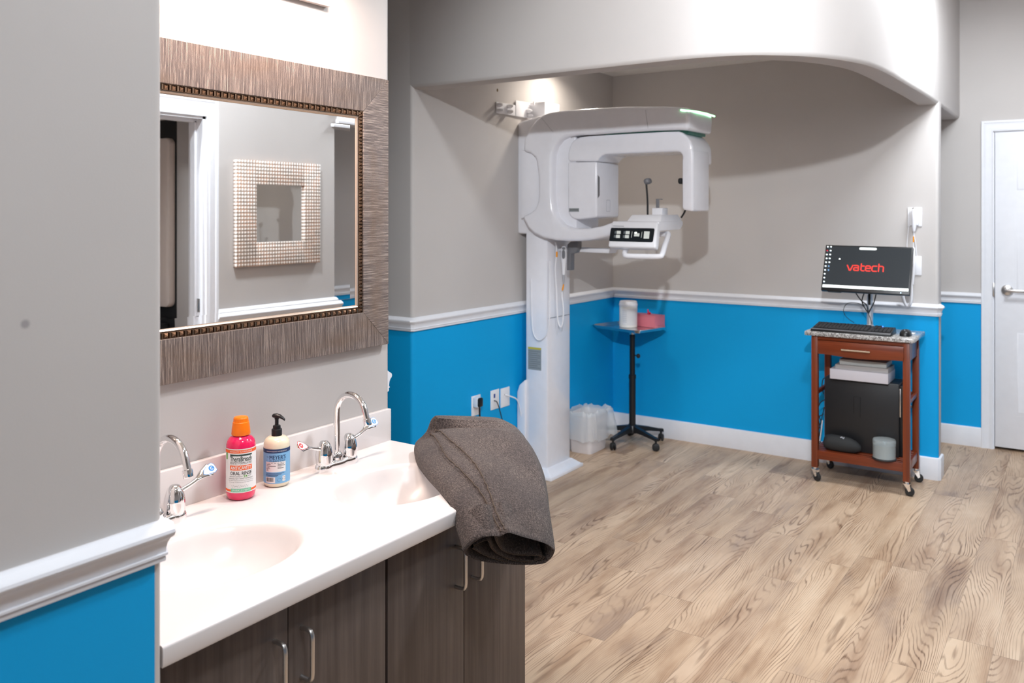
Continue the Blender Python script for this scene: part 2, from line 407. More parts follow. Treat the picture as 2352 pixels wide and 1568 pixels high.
def footprint(mb, pts, z0=0, z1=ZC, m=0):
    mb.prism([(p[0], p[1], z0) for p in pts], (0, 0, z1 - z0), 0, m)
def arc(cx, cy, r, a0, a1, n=6):
    return [(cx + r * math.cos(math.radians(lerp(a0, a1, k / n))), cy + r * math.sin(math.radians(lerp(a0, a1, k / n)))) for k in range(n + 1)]
def wall_faces(mb, line, z0, z1, mats):
    """vertical faces along a plan line; mats gives the material index of each segment"""
    for i in range(len(line) - 1):
        a, b = line[i], line[i + 1]
        mb.add([(a[0], a[1], z0), (b[0], b[1], z0), (b[0], b[1], z1), (a[0], a[1], z1)], [(0, 1, 2, 3)], mats[i] if isinstance(mats, list) else mats)
def solid_wall(name, pts, gray_from=None, z0=0, z1=ZC, mats=None, label=None):
    """closed footprint; gray_from(i) tells which side faces carry no blue"""
    mb = MB(); n = len(pts)
    v = [(p[0], p[1], z0) for p in pts] + [(p[0], p[1], z1) for p in pts]
    for i in range(n):
        j = (i + 1) % n; mb.add([v[i], v[j], v[n + j], v[n + i]], [(0, 1, 2, 3)], 1 if (gray_from and gray_from(pts[i], pts[j])) else 0)
    mb.add(v[:n], [list(range(n))[::-1]], 1); mb.add(v[n:], [list(range(n))], 1)
    vv, ff, mm = mb.v, mb.f, mb.m
    o = struct(name, mb, mats or [M_WALL2, M_WALL], label); return o
def merge(o):
    bm = bmesh.new(); bm.from_mesh(o.data); bmesh.ops.remove_doubles(bm, verts=bm.verts, dist=1e-5); bmesh.ops.recalc_face_normals(bm, faces=bm.faces)
    bm.to_mesh(o.data); bm.free(); o.data.set_sharp_from_angle(angle=math.radians(30)); return o
R = .019
# near left wall with bullnose corner, blue only on its flat face
pts = [(XN, -3)] + arc(XN - R, YN - R, R, 0, 90) + [(XN - .12, YN), (XN - .12, -3)]
merge(solid_wall('wall_left', pts, lambda a, b: max(a[1], b[1]) > YN - R + 1e-4))
# vanity wall: return behind the near wall, back of the niche, rounded far end
pts = [(XN - .10, YN - .03), (XV, YN - .03)] + [(XV, YV - R)] + arc(XV - R, YV - R, R, 0, 90) + [(XV - .12, YV), (XV - .12, YN - .15), (XN - .10, YN - .15)]
merge(solid_wall('wall_vanity', pts, lambda a, b: True))
# alcove left wall and the short return facing the hall
pts = [(-4.6, YH)] + arc(XA - R, YH + R, R, -90, 0) + [(XA, YB), (XA - .12, YB), (XA - .12, YH + .12), (-4.6, YH + .12)]
merge(solid_wall('wall_alcove', pts))
# back wall of the alcove, free rounded end on the right
XE = -.772
pts = [(XA - .12, YB)] + [(XE - R, YB)] + arc(XE - R, YB + R, R, -90, 0) + arc(XE - R, YB + .12 - R, R, 0, 90) + [(XA - .12, YB + .12)]
merge(solid_wall('wall_back', pts, lambda a, b: min(a[1], b[1]) > YB + R * .8))
# far wall with the door
DX0, DX1, DZ = -.578, .368, 2.165
mb = MB(); footprint(mb, [(-5, YF), (DX0, YF), (DX0, YF + .12), (-5, YF + .12)]); footprint(mb, [(DX1, YF), (3, YF), (3, YF + .12), (DX1, YF + .12)])
footprint(mb, [(DX0, YF), (DX1, YF), (DX1, YF + .12), (DX0, YF + .12)], DZ, ZC); struct('wall_far', mb, M_WALL2)
mb = MB(); footprint(mb, [(-5, -3), (-4.6, -3), (-4.6, YF), (-5, YF)]); struct('wall_west', mb, M_WALL2)
mb = MB(); footprint(mb, [(-5, -3.1), (3, -3.1), (3, -3), (-5, -3)]); struct('wall_south', mb, M_WALL2)
mb = MB(); footprint(mb, [(2.9, -3), (3, -3), (3, 7), (2.9, 7)]); struct('wall_east', mb, M_WALL2)
# right wall, seen only in the mirror: door opening, wall piece, opening to a dark hall
mb = MB(); footprint(mb, [(XR, 3.03), (XR + .12, 3.03), (XR + .12, 4.02), (XR, 4.02)]); footprint(mb, [(XR, 1.98), (XR + .12, 1.98), (XR + .12, 2.08), (XR, 2.08)])
footprint(mb, [(XR, 2.08), (XR + .12, 2.08), (XR + .12, 3.03), (XR, 3.03)], 2.145, ZC); footprint(mb, [(XR, 4.02), (XR + .12, 4.02), (XR + .12, YF), (XR, YF)], 2.17, ZC)
struct('wall_right', mb, M_WALL2)
M_DKWALL = M_WALL
mb = MB(); footprint(mb, [(XR + .62, 3.6), (XR + .74, 3.6), (XR + .74, YF), (XR + .62, YF)]); struct('wall_side_hall', mb, M_WALL2)
mb = MB(); footprint(mb, [(XR + .12, 3.32), (2.0, 3.32), (2.0, 3.44), (XR + .12, 3.44)]); footprint(mb, [(1.9, 1.5), (2.0, 1.5), (2.0, 3.4), (1.9, 3.4)])
footprint(mb, [(XR + .12, 3.6), (XR + .7, 3.6), (XR + .7, 3.66), (XR + .12, 3.66)]); struct('wall_side_room', mb, M_WALL)
mb = MB(); mb.box(XR + .12, 2, 1.5, 3.44, 2.45, 2.5); mb.box(XR + .1, XR + .74, 3.6, YF, 2.3, 2.35); struct('ceiling_side', mb, M_CEIL)  # low lid over the side hall, added to keep it dark

# curved header (bulkhead) over the alcove opening
out = [(-4.6, 3.44), (-2.9, 3.44), (-2.0, 3.44), (-1.62, 3.44), (-1.40, 3.452), (-1.216, 3.499), (-1.095, 3.577), (-.968, 3.711), (-.878, 3.885), (-.82, 4.087), (-.795, 4.366), (-.785, 4.72), (XE, 5.2), (XE, 5.71), (XE, 6.1), (XE, YF)]
out[1] = (XA - R, 3.44)
out = [tuple(p) for p in catmull([(x, y, 0) for x, y in out[1:]], 6)]
out = [(p[0], p[1]) for p in out]
T = .115
def offs(path, d):
    r = []
    for i, p in enumerate(path):
        a = path[max(i - 1, 0)]; b = path[min(i + 1, len(path) - 1)]; t = Vector((b[0] - a[0], b[1] - a[1])).normalized()
        r.append((p[0] - t.y * d, p[1] + t.x * d))
    return r
sec = [(0, ZC), (0, ZH + .022), (.0035, ZH + .011), (.011, ZH + .003), (.024, ZH), (T - .006, ZH), (T, ZH + .006), (T, ZC)]
mb = MB(); n = len(out); lines = [offs(out, d) for d, z in sec]
vv = [(lines[k][i][0], lines[k][i][1], sec[k][1]) for i in range(n) for k in range(len(sec))]
ff = [(i * 8 + k, (i + 1) * 8 + k, (i + 1) * 8 + k + 1, i * 8 + k + 1) for i in range(n - 1) for k in range(7)]
mb.add(vv, ff); o = struct('wall_header', mb, M_WALL)

# trims
RP = [(0, 0), (.007, 0), (.011, -.004), (.019, -.008), (.0265, -.014), (.028, -.019), (.026, -.025), (.020, -.030), (.0155, -.037), (.013, -.047), (.0125, -.055), (.0155, -.056), (.0155, -.060), (.011, -.062), (.0125, -.066), (.0115, -.071), (.006, -.0735), (0, -.0735)]
RP = [(a, RT + b) for a, b in RP]
BP = [(0, .134), (.006, .134), (.011, .131), (.014, .124), (.014, .004), (.013, 0), (0, 0)]
def rail(i, path, side=1):
    mb = MB(); mb.sweep(path, RP, side); struct('trim_%d' % i, mb, M_TRIM)
def base(nm, path, side=1):
    mb = MB(); mb.sweep(path, BP, side); struct('baseboard_' + nm, mb, M_TRIM)
rail(1, [(XN, -3), (XN, YN - .012), (XN - .02, YN)], 1)
rail(2, [(-4.6, YH), (XA - .006, YH), (XA, YH + .006), (XA, YB), (XE - .012, YB), (XE, YB + .012), (XE, YB + .05)], 1)
rail(3, [(-4.6, YF), (DX0 - .06, YF)], 1)
rail(4, [(XV - .015, YV), (XV - .10, YV)], 1)
rail(5, [(XR, 4.03), (XR, 3.03 + .075)], 1)
rail(6, [(XR + .62, YF), (XR + .62, 3.6)], 1)
base('left', [(XN, -3), (XN, YN - .012), (XN - .012, YN)], 1)
base('back', [(-4.6, YH), (XA, YH), (XA, YB), (XE - .008, YB), (XE, YB + .008), (XE, YB + .12)], 1)
base('far', [(-4.6, YF), (DX0 - .06, YF)], 1)
base('right', [(XR, 4.02), (XR, 3.03 + .075)], 1)

# far door
def panel_door(name, x0, x1, z0, z1, y, lever=True):
    d = MB(); d.box(x0, x1, y, y + .04, z0, z1, .002)
    W = x1 - x0; pw = (W - .11 * 2 - .10) / 2
    rows = [(z0 + .22, z0 + .80), (z0 + 1.02, z0 + 1.62), (z0 + 1.72, z0 + 1.98)]
    for c in range(2):
        a = x0 + .11 + c * (pw + .10)
        for r0, r1 in rows:
            # moulded recess: sunk ring and raised field
            ring = [(a, r0), (a + pw, r0), (a + pw, r1), (a, r1)]
            prof = [(0, 0), (.006, .006), (.018, .006), (.026, .001), (.034, .0005)]
            vs_ = []; 
            for o_, dz in [(0, -.0003), (.004, -.004), (.012, -.004), (.022, .0015), (.03, .002)]:
                vs_ += [(ring[0][0] + o_, y - dz - .0008, ring[0][1] + o_), (ring[1][0] - o_, y - dz - .0008, ring[1][1] + o_), (ring[2][0] - o_, y - dz - .0008, ring[2][1] - o_), (ring[3][0] + o_, y - dz - .0008, ring[3][1] - o_)]
            fs = [(i * 4 + k, i * 4 + (k + 1) % 4, i * 4 + 4 + (k + 1) % 4, i * 4 + 4 + k) for i in range(4) for k in range(4)] + [(16, 17, 18, 19)]
            d.add(vs_, fs)
    o = struct(name, d, M_TRIM, 'white six-panel door at the far right of the hall'); return o
door = panel_door('door_1', DX0 + .022, DX1 - .022, .02, DZ - .012, YF - .005)
hx, hz = at(2313, 665, 'y', YF - .02)[0], 1.086
h = MB(); Mr = Matrix.Translation((hx, YF - .012, hz)) @ Matrix.Rotation(math.pi / 2, 4, 'X')
h.lathe([(.036, -.008), (.036, .004), (.033, .009), (.014, .014), (.012, .035), (.0115, .05)], M=Mr, n=28)
h.box(hx - .012, hx + .115, YF - .068, YF - .056, hz - .011, hz + .009, .004)
h.build('door_handle', M_NICKEL, door)['label'] = 'satin nickel lever handle'
h = MB(); h.box(DX0 + .008, DX0 + .020, YF - .02, YF + .0, hz - .045, hz + .045, .001); h.build('strike_plate', M_NICKEL, door)
# casing and jamb around the far door
def casing(mb, xa, xb, zt, y, w_=.072, axis='x', s=-1):
    pr = [(0, 0), (0, .013), (.010, .017), (.020, .013), (.026, .011), (.044, .013), (.054, .016), (.060, .019), (w_ - .003, .019), (w_, .016), (w_, 0)]
    # profile (distance from opening, thickness); swept up, across, down with mitres
    for (u, t), (u2, t2) in zip(pr[:-1], pr[1:]):
        def P(q, th):
            pts = [(xa - q, 0), (xa - q, zt + q), (xb + q, zt + q), (xb + q, 0)]
            return [((a, y + s * th, z) if axis == 'x' else (y + s * th, a, z)) for a, z in pts]
        a, b = P(u, t), P(u2, t2); mb.add(a + b, [(0, 1, 5, 4), (1, 2, 6, 5), (2, 3, 7, 6)])
mb = MB(); casing(mb, DX0 + .012, DX1 - .012, DZ - .004, YF)
mb.box(DX0, DX0 + .018, YF, YF + .12, 0, DZ); mb.box(DX1 - .018, DX1, YF, YF + .12, 0, DZ); mb.box(DX0, DX1, YF, YF + .12, DZ - .01, DZ)
struct('trim_7', mb, M_TRIM)
mb = MB(); mb.box(DX0, DX1, YF + .1, YF + .11, 0, DZ); struct('door_gap_shade', mb, mat('gap_shade_black', (.01, .01, .01), .9))  # black sheet standing in for the shade in the door gaps
# casing of the doorway reflected in the mirror
mb = MB(); casing(mb, 2.08, 3.03, 2.145, XR, .078, 'y', -1)
mb.box(XR - .002, XR + .125, 3.012, 3.032, 0, 2.145); mb.box(XR - .002, XR + .125, 2.078, 2.096, 0, 2.145); mb.box(XR - .002, XR + .125, 2.08, 3.03, 2.13, 2.147)
mb.box(XR + .055, XR + .095, 3.0, 3.013, 0, 2.12); mb.box(XR + .055, XR + .095, 2.08, 3.02, 2.115, 2.13)
struct('trim_8', mb, M_TRIM)
mb = MB(); mb.box(XR + .022, XR + .048, 3.008, 3.0115, 1.05, 1.125, .001); sp_ = struct('trim_9', mb, M_NICKEL)
mb = MB(); mb.sweep([(XR + .001, YF), (XR + .001, 4.02), (XR + .12, 4.02)], [(0, 2.17), (.03, 2.17), (.032, 2.185), (.02, 2.2), (.015, 2.225), (.028, 2.24), (.034, 2.255), (0, 2.255)], 1); struct('trim_10', mb, M_TRIM)

# ceiling lights (real fixtures under the area lamps)
def ceiling_light(x, y, sx, sy, z, label, glow, st, drop=.05):
    t = thing('ceiling_light', label, 'ceiling light', (x, y, z), 'ceiling lights')
    f = MB(); f.box(x - sx / 2 - .03, x + sx / 2 + .03, y - sy / 2 - .03, y + sy / 2 + .03, z - drop, z, .004); f.build('frame', M_WHITEM, t)
    g = MB(); g.box(x - sx / 2, x + sx / 2, y - sy / 2, y + sy / 2, z - drop - .006, z - drop + .01, .003)
    g.build('diffuser', mat('diffuser_glow', (.9, .9, .9), .5, emis=glow, es=st), t)
ceiling_light(-.15, .9, .28, .28, ZC, 'square ceiling light above the hall, nearest the vanity', COOL, 6)
ceiling_light(-.62, 2.72, .22, .22, ZC, 'square ceiling light in front of the curved header', COOL, 6)
ceiling_light(-.25, 5.0, .5, .5, ZC, 'square ceiling light in front of the white far door', COOL, 4)
ceiling_light(-.65, -1.2, .9, .9, ZC, 'large square ceiling light behind the viewer', COOL, 3)
ceiling_light(-2.74, 4.74, .11, .11, 2.62, 'small warm downlight in the alcove ceiling', WARM, 8, .015)
ceiling_light(-3.2, 6.2, .3, .3, ZC, 'warm ceiling light in the passage behind the alcove', (1, .8, .5), 3)

tl = thing('added_spot', 'added white ceiling spotlight above the viewer, brightening the alcove', 'spotlight', (0, .0, ZC))  # invented housing for the added alcove spot
m_ = MB(); m_.box(-.03, .03, -.03, .03, ZC - .02, ZC, .003); m_.tube([(0, 0, ZC - .02), (0, -.02, 2.96)], .008, 8); m_.build('mount', M_WHITEM, tl)
Dl = (Vector((-2.0, 5.0, 1.0)) - Vector((0, .05, 2.9))).normalized(); Ol = Vector((0, .05, 2.9)) - Dl * .055
m_ = MB(); m_.tube([Ol - Dl * .08, Ol - Dl * .06, Ol], [.03, .045, .05], 20); m_.build('spot_head', M_WHITEM, tl)
m_ = MB(); m_.tube([Ol, Ol + Dl * .002], .042, 20); m_.build('spot_lens', mat('spot_lens_glow', (.9, .9, .9), .4, emis=COOL, es=8), tl)
# ------------------------------------------------------------------ vanity
ZT = .825; XF = -1.392; Y0, Y1 = .925, 2.212; YM = 1.5625
top = thing('vanity_countertop', 'white double-basin countertop with backsplash on the dark wood cabinets', 'countertop', (-1.7, 1.56, ZT - .039))
SC = [(-1.662, 1.254), (-1.662, 1.868)]; SA, SB = .168, .218
mb = MB()
def cell(ya, yb, c):
    xa, xb = XV + .001, XF + .006
    angs = sorted(set([2 * math.pi * k / 96 for k in range(96)] + [math.atan2(yy - c[1], xx - c[0]) % (2 * math.pi) for xx in (xa, xb) for yy in (ya, yb)]))
    inner = [(c[0] + SA * 1.0 * math.cos(a), c[1] + SB * math.sin(a)) for a in angs]; outer = []
    for a in angs:
        dx, dy = math.cos(a), math.sin(a); ts = []
        if dx > 1e-9: ts.append((xb - c[0]) / dx)
        if dx < -1e-9: ts.append((xa - c[0]) / dx)
        if dy > 1e-9: ts.append((yb - c[1]) / dy)
        if dy < -1e-9: ts.append((ya - c[1]) / dy)
        t = min(ts); outer.append((c[0] + dx * t, c[1] + dy * t))
    n = len(angs); mb.add([(*p, ZT) for p in inner] + [(*p, ZT) for p in outer], [(k, (k + 1) % n, n + (k + 1) % n, n + k) for k in range(n)])
cell(Y0, YM, SC[0]); cell(YM, Y1 - .006, SC[1])
# rounded front and end edge, underside
ep = [(0, ZT), (.003, ZT - .0008), (.0055, ZT - .003), (.006, ZT - .006), (.006, ZT - .034), (.004, ZT - .039), (-.035, ZT - .039)]
mb.sweep([(XF + .006, Y0), (XF + .006, Y1 - .006), (XV + .001, Y1 - .006)], [(a - 0.012 + .012, z) for a, z in ep], 1)
o = mb.build('counter_slab', M_COUNTER, top, sharp=50)
for c in SC:
    b = MB(); n = 96; prof = [(1.0, 0), (.985, -.0005), (.965, -.0019), (.945, -.0045), (.92, -.010), (.885, -.021), (.83, -.040), (.74, -.064), (.62, -.086), (.46, -.104), (.28, -.114), (.12, -.118), (.1, -.1185)]
    vv = [(c[0] + SA * s * math.cos(2 * math.pi * k / n), c[1] + SB * s * math.sin(2 * math.pi * k / n), ZT + z) for s, z in prof for k in range(n)]
    ff = [(i * n + k, i * n + (k + 1) % n, (i + 1) * n + (k + 1) % n, (i + 1) * n + k) for i in range(len(prof) - 1) for k in range(n)] + [[(len(prof) - 1) * n + k for k in range(n)]]
    b.add(vv, ff); bo = b.build('basin', M_COUNTER, top, sharp=60)
    d = MB(); d.lathe([(.0, .0045), (.012, .004), (.017, .002), (.020, .001), (.022, -.001), (.022, -.004)][::-1], (c[0], c[1], ZT - .1165), 24); d.build('drain', M_CHROME, bo)
bs = MB(); bs.box(XV + .0005, XV + .020, Y0, Y1 - .002, ZT - .001, ZT + .108, .0025); bs.build('backsplash', M_COUNTER, top)

def handle_mb(y, z0, z1):
    x = XF - .030; r = .0052
    p = [(x - .002, y, z1 - .004), (x + .020, y, z1 - .004), (x + .027, y, z1 - .006), (x + .031, y, z1 - .012), (x + .032, y, z1 - .022), (x + .032, y, z0 + .022), (x + .031, y, z0 + .012), (x + .027, y, z0 + .006), (x + .020, y, z0 + .004), (x - .002, y, z0 + .004)]
    m_ = MB(); m_.tube(p, r, 12); return m_
def cabinet(ya, yb, label, wall_side):
    t = thing('vanity_cabinet', label, 'cabinet', (-1.7, (ya + yb) / 2, 0), 'vanity base cabinets')
    xb = XF - .052; zt = ZT - .041
    m_ = MB(); W__ = XV + .002
    m_.box(W__, xb, ya, ya + .018, .10, zt); m_.box(W__, xb, yb - .018, yb, .10, zt); m_.box(W__, W__ + .008, ya + .018, yb - .018, .10, zt); m_.box(W__ + .008, xb, ya + .018, yb - .018, .10, .118)
    m_.box(xb - .018, xb, ya + .018, yb - .018, zt - .03, zt); m_.box(W__, xb - .06, ya + .002, yb - .002, 0, .0995)
    m_.build('body', M_CAB, t)
    mid = (ya + yb) / 2
    for k, (a, b) in enumerate(((ya + .0025, mid - .0012), (mid + .0012, yb - .0025))):
        d = MB(); d.box(xb + .001, xb + .020, a, b, .112, zt - .008, .001); do = d.build('door', M_CAB, t)
        hy = b - .036 if k == 0 else a + .036
        handle_mb(hy, .592, .708).build('handle', M_NICKEL, do)['label'] = 'brushed metal bar handle'
    return t
cabinet(.945, 1.559, 'dark wood two-door vanity cabinet beside the near wall corner, left of the pair', True)
cabinet(1.563, 2.178, 'dark wood two-door vanity cabinet below the draped grey blanket, right of the pair', False)

# faucets
FX, FY = -1.925, 1.885
def faucet(label):
    t = thing('faucet', label, 'faucet', (FX, FY, ZT), 'chrome faucets on the vanity')
    z = ZT
    m_ = MB()   # long rounded escutcheon with waisted middle
    ring = []; N = 48
    for k in range(N):
        a = 2 * math.pi * k / N; ca, sa = math.cos(a), math.sin(a)
        y = .082 * math.copysign(abs(sa) ** .55, sa); wx = .027 - .005 * math.exp(-((abs(y) - .025) / .018) ** 2); x = wx * math.copysign(abs(ca) ** .8, ca)
        ring.append((x, y))
    lv = [(1, 0), (1, .010), (.97, .016), (.90, .0205), (.78, .0225), (.4, .0235), (.05, .024)]
    vv = [(FX + p[0] * s, FY + p[1] * (1 - (1 - s) * .45), z + h_) for s, h_ in lv for p in ring]
    ff = [(i * N + k, i * N + (k + 1) % N, (i + 1) * N + (k + 1) % N, (i + 1) * N + k) for i in range(len(lv) - 1) for k in range(N)] + [[(len(lv) - 1) * N + k for k in range(N)]]
    m_.add(vv, ff); m_.build('base_plate', M_CHROME, t, sharp=60)
    m_ = MB(); m_.lathe([(.0185, .018), (.0185, .030), (.0175, .036), (.0145, .0425), (.0115, .047), (.0095, .048)], (FX, FY, z), 28)
    m_.build('spout_collar', M_CHROME, t, sharp=60)
    R_ = .060; h0 = .167; p = [(FX, FY, z + .040), (FX, FY, z + .09), (FX, FY, z + h0)]
    for k in range(1, 15):
        a = math.radians(180 - k * 11.6); p.append((FX + R_ + R_ * math.cos(a), FY, z + h0 + R_ * math.sin(a)))
    a = math.radians(180 - 14 * 11.6); tdir = Vector((math.sin(a), 0, -math.cos(a))); e = Vector(p[-1])
    p.append(tuple(e + tdir * .028))
    sp = MB(); sp.tube(catmull(p[:3], 3)[:-1] + p[2:], .0098, 20); so = sp.build('spout', M_CHROME, t, sharp=60)
    ae = MB(); e2 = Vector(p[-1]); ae.tube([e2 - tdir * .004, e2 - tdir * .0025, e2 + tdir * .013, e2 + tdir * .016], [.0106, .0124, .0124, .0112], 20); ae.build('aerator', M_CHROME, so, sharp=40)
    for s, letter, col in ((-1, 'H', srgb(205, 20, 40)), (1, 'C', srgb(50, 140, 215))):
        hy = FY + s * .052
        b = MB(); b.lathe([(.0235, .020), (.0235, .024), (.0262, .026), (.0262, .044), (.0254, .055), (.0222, .070), (.0175, .082), (.0115, .0895), (.005, .0915), (0, .0918)], (FX, hy, z), 28)
        # wing lever: starts on the cap, rises outwards, widens into a paddle tilted to the front
        path = [(.001, .004, .070), (.003, .022, .074), (.005, .042, .081), (.006, .060, .0895), (.007, .076, .0985), (.008, .098, .106), (.0085, .113, .109)]
        hw = [.0085, .0060, .0056, 0.0062, .0120, .0185, .0050]; ht = [.008, .0062, .0050, .0042, .0032, .0030, .0022]
        if s < 0: path = [(a_, b_, c_ * .82 + .010) for a_, b_, c_ in path]
        cp = catmull(path, 5); L = len(cp); n = 14; vv = []
        def itp(arr, i): 
            q_ = i / 5; j = min(int(q_), len(arr) - 2); return lerp(arr[j], arr[j + 1], q_ - j)
        fr = []
        for i in range(L):
            tg = (cp[min(i + 1, L - 1)] - cp[max(i - 1, 0)]).normalized(); tg = Vector((tg.x, tg.y * s, tg.z))
            q = i / (L - 1); side = Vector((math.cos(q * 1.0), 0, -math.sin(q * 1.0))); side = (side - tg * side.dot(tg)).normalized(); up = side.cross(tg) * s
            c_ = Vector((FX + cp[i].x, hy + cp[i].y * s, z + cp[i].z)); fr.append((c_, side, up, tg, itp(hw, i)))
            for k in range(n):
                a2 = 2 * math.pi * k / n; vv.append(c_ + side * itp(hw, i) * math.cos(a2) + up * itp(ht, i) * math.copysign(abs(math.sin(a2)) ** .8, math.sin(a2)))
        ff = [(i * n + k, i * n + (k + 1) % n, (i + 1) * n + (k + 1) % n, (i + 1) * n + k) for i in range(L - 1) for k in range(n)] + [list(range(n)), [(L - 1) * n + k for k in range(n)]]
        b.add(vv, ff); ho = b.build('lever_handle', M_CHROME, t, sharp=50)
        c_, side, up, tg, _ = fr[25]
        if up.x < 0: up = -up
        # white tag with coloured ring and letter on the paddle
        tgd = tg * 1
        right = Vector((-side.y, side.x, 0)); U = tg if s > 0 else -tg; Wd = -side if side.z < 0 else side
        Nn = U.cross(Wd)
        if Nn.dot(Vector((0, 0, CAM_H)) - c_) < 0: Nn = -Nn
        fn = lambda u, v, k=0.0: c_ + U * u + Wd * v + Nn * (.0034 + k)
        tm = MB(); out_ = [(u * 1.15, v * 1.45) for u, v in [(-.020, -.003), (-.015, -.0065), (.006, -.0105), (.013, -.008), (.014, .004), (.010, .0095), (0, .009), (-.014, .004)]]
        if s < 0: out_ = [(-u, v) for u, v in out_]
        tm.add([fn(u, v) for u, v in out_], [list(range(8))], 1); tm.add([fn(u * .93, v * .92, .0002) for u, v in out_], [list(range(8))], 0)
        cu = .004 * s; tm.add([fn(cu + .0078 * math.cos(j * .314), .0078 * math.sin(j * .314) - .0005, .0004) for j in range(20)], [list(range(20))], 1)
        put_text(tm, letter, .0088, .0068, cu, -.0005, lambda u, v: fn(u, v, .0006), 0, bold=.02)
        tm.build('temperature_tag', [M_PAPER, mat('tag_' + letter, col, .4)], ho, recalc=False)
    return t
f1 = faucet('chrome gooseneck faucet with red hot tag, behind the right basin')
f2 = copy_tree(f1); f2.location.y -= .614
tag(f2, 'chrome gooseneck faucet with blue cold tag, cut off by the near wall corner', 'faucet', 'chrome faucets on the vanity')

# ------------------------------------------------------------------ bottles
def cyl_fn(cx, cy, z0, R_, a0):
    return lambda u, v, k=0.0: Vector((cx + (R_ + k) * math.cos(a0 + u / R_), cy + (R_ + k) * math.sin(a0 + u / R_), z0 + v))
def facing(cx, cy): return math.atan2(-cy, -cx)
bx, by = -1.935, 1.535; A0 = facing(bx, by)
t = thing('mouthwash_bottle', 'pink mouthwash bottle with orange cap on the white countertop', 'bottle', (bx, by, ZT))
b = MB(); prof = [(.0, .001), (.030, 0), (.036, .004), (.0385, .014), (.0392, .024), (.0392, .141), (.0385, .148), (.0355, .158), (.029, .166), (.0215, .170), (.0195, .174), (.0195, .182)]
b.lathe(prof, (bx, by, ZT), 56); b.build('bottle_body', mat('pink_liquid_plastic', srgb(232, 28, 92), .12, coat=.6, sss=.15), t, sharp=60)
b = MB(); n = 56; prof = [(.0245, .172), (.0252, .174), (.0238, .190), (.0215, .206), (.0205, .207), (.0200, .2095), (.0195, .2165), (.0175, .2195), (.012, .221), (0, .2215)]
vv = []; 
for r_, z_ in prof:
    for k in range(n):
        rr = r_ * (1 - (.022 if (k % 2 and .206 < z_ < .218) else 0)); vv.append((bx + rr * math.cos(2 * math.pi * k / n), by + rr * math.sin(2 * math.pi * k / n), ZT + z_))
ff = [(i * n + k, i * n + (k + 1) % n, (i + 1) * n + (k + 1) % n, (i + 1) * n + k) for i in range(len(prof) - 1) for k in range(n)]
b.add(vv, ff); b.build('cap', M_ORANGE, t, sharp=25)
l_ = MB(); fn = cyl_fn(bx, by, ZT, .0392, A0); U = .0001775
zz = lambda y: (1430 - y) * U; uu = lambda x: (x - 378) * U * 1.05
K = [M_PAPER, mat('label_orange', srgb(244, 100, 30), .5), mat('label_dark_green', srgb(30, 58, 52), .5), M_INK, mat('label_green', srgb(90, 165, 60), .5), mat('label_mint', srgb(120, 205, 165), .5)]
W_ = .056
put_rect(l_, -W_, W_, zz(1300), zz(636), lambda u, v: fn(u, v, .0005), 0, 40)
put_rect(l_, -W_, W_, zz(700), zz(652), lambda u, v: fn(u, v, .0007), 1, 40)
put_text(l_, 'ANTICAVITY FLUORIDE RINSE', .0040, .062, 0, zz(676), lambda u, v: fn(u, v, .0010), 0)
put_rect(l_, -.030, .0305, zz(742), zz(718), lambda u, v: fn(u, v, .0008), 2, 16)
put_text(l_, 'TheraBreath', .0135, .060, 0, zz(785), lambda u, v: fn(u, v, .0009), 2, bold=.015)
put_text(l_, 'DENTIST FORMULATED', .0062, .060, 0, zz(848), lambda u, v: fn(u, v, .0009), 3)
put_rect(l_, -.0305, .0305, zz(957), zz(884), lambda u, v: fn(u, v, .0008), 1, 16)
put_text(l_, 'ANTICAVITY', .0095, .056, 0, zz(921), lambda u, v: fn(u, v, .0011), 0, bold=.02)
put_text(l_, 'ORAL RINSE', .0095, .059, 0, zz(1003), lambda u, v: fn(u, v, .0009), 3, bold=.012)
put_text(l_, 'HELPS FIGHT CAVITIES FOR', .0030, .036, -.014, zz(1052), lambda u, v: fn(u, v, .0009), 3)
put_text(l_, '24', .0062, .0105, .0115, zz(1050), lambda u, v: fn(u, v, .0010), 4, bold=.02)
put_text(l_, 'HOURS*', .0030, .009, .0235, zz(1048), lambda u, v: fn(u, v, .0009), 3)
put_text(l_, 'STRENGTHENS TEETH + ENAMEL + FRESHENS BREATH', .0028, .070, 0, zz(1084), lambda u, v: fn(u, v, .0009), 3)
put_text(l_, 'Helps rebuild weakened tooth enamel and prevent tooth decay', .0026, .072, 0, zz(1112), lambda u, v: fn(u, v, .0009), 3)
put_text(l_, 'No Burning + Powered by Fluoride + Non-Staining', .0026, .066, 0, zz(1140), lambda u, v: fn(u, v, .0009), 3)
sg = [(-.026 + .0010 * i, zz(1200) + .0022 * math.sin(i * 1.3) * (1 + .8 * math.sin(i * .37)) + .0006 * math.sin(i * 3.1)) for i in range(46)]
for a, b_ in zip(sg[:-1], sg[1:]): l_.add([fn(a[0], a[1], .0009), fn(b_[0], b_[1], .0009), fn(b_[0], b_[1] + .0006, .0009), fn(a[0], a[1] + .0006, .0009)], [(0, 1, 2, 3)], 3)
put_rect(l_, -W_, W_, zz(1283), zz(1250), lambda u, v: fn(u, v, .0007), 1, 40)
put_rect(l_, -.0275, .0275, zz(1287), zz(1236), lambda u, v: fn(u, v, .0010), 5, 16)
put_text(l_, 'SPARKLE MINT', .0052, .048, 0, zz(1261), lambda u, v: fn(u, v, .0013), 0)
put_rect(l_, -.047, -.040, zz(800), zz(700), lambda u, v: fn(u, v, .0009), 4, 4)
l_.build('label', K, t, recalc=False)['label'] = 'white wraparound label with orange bands'

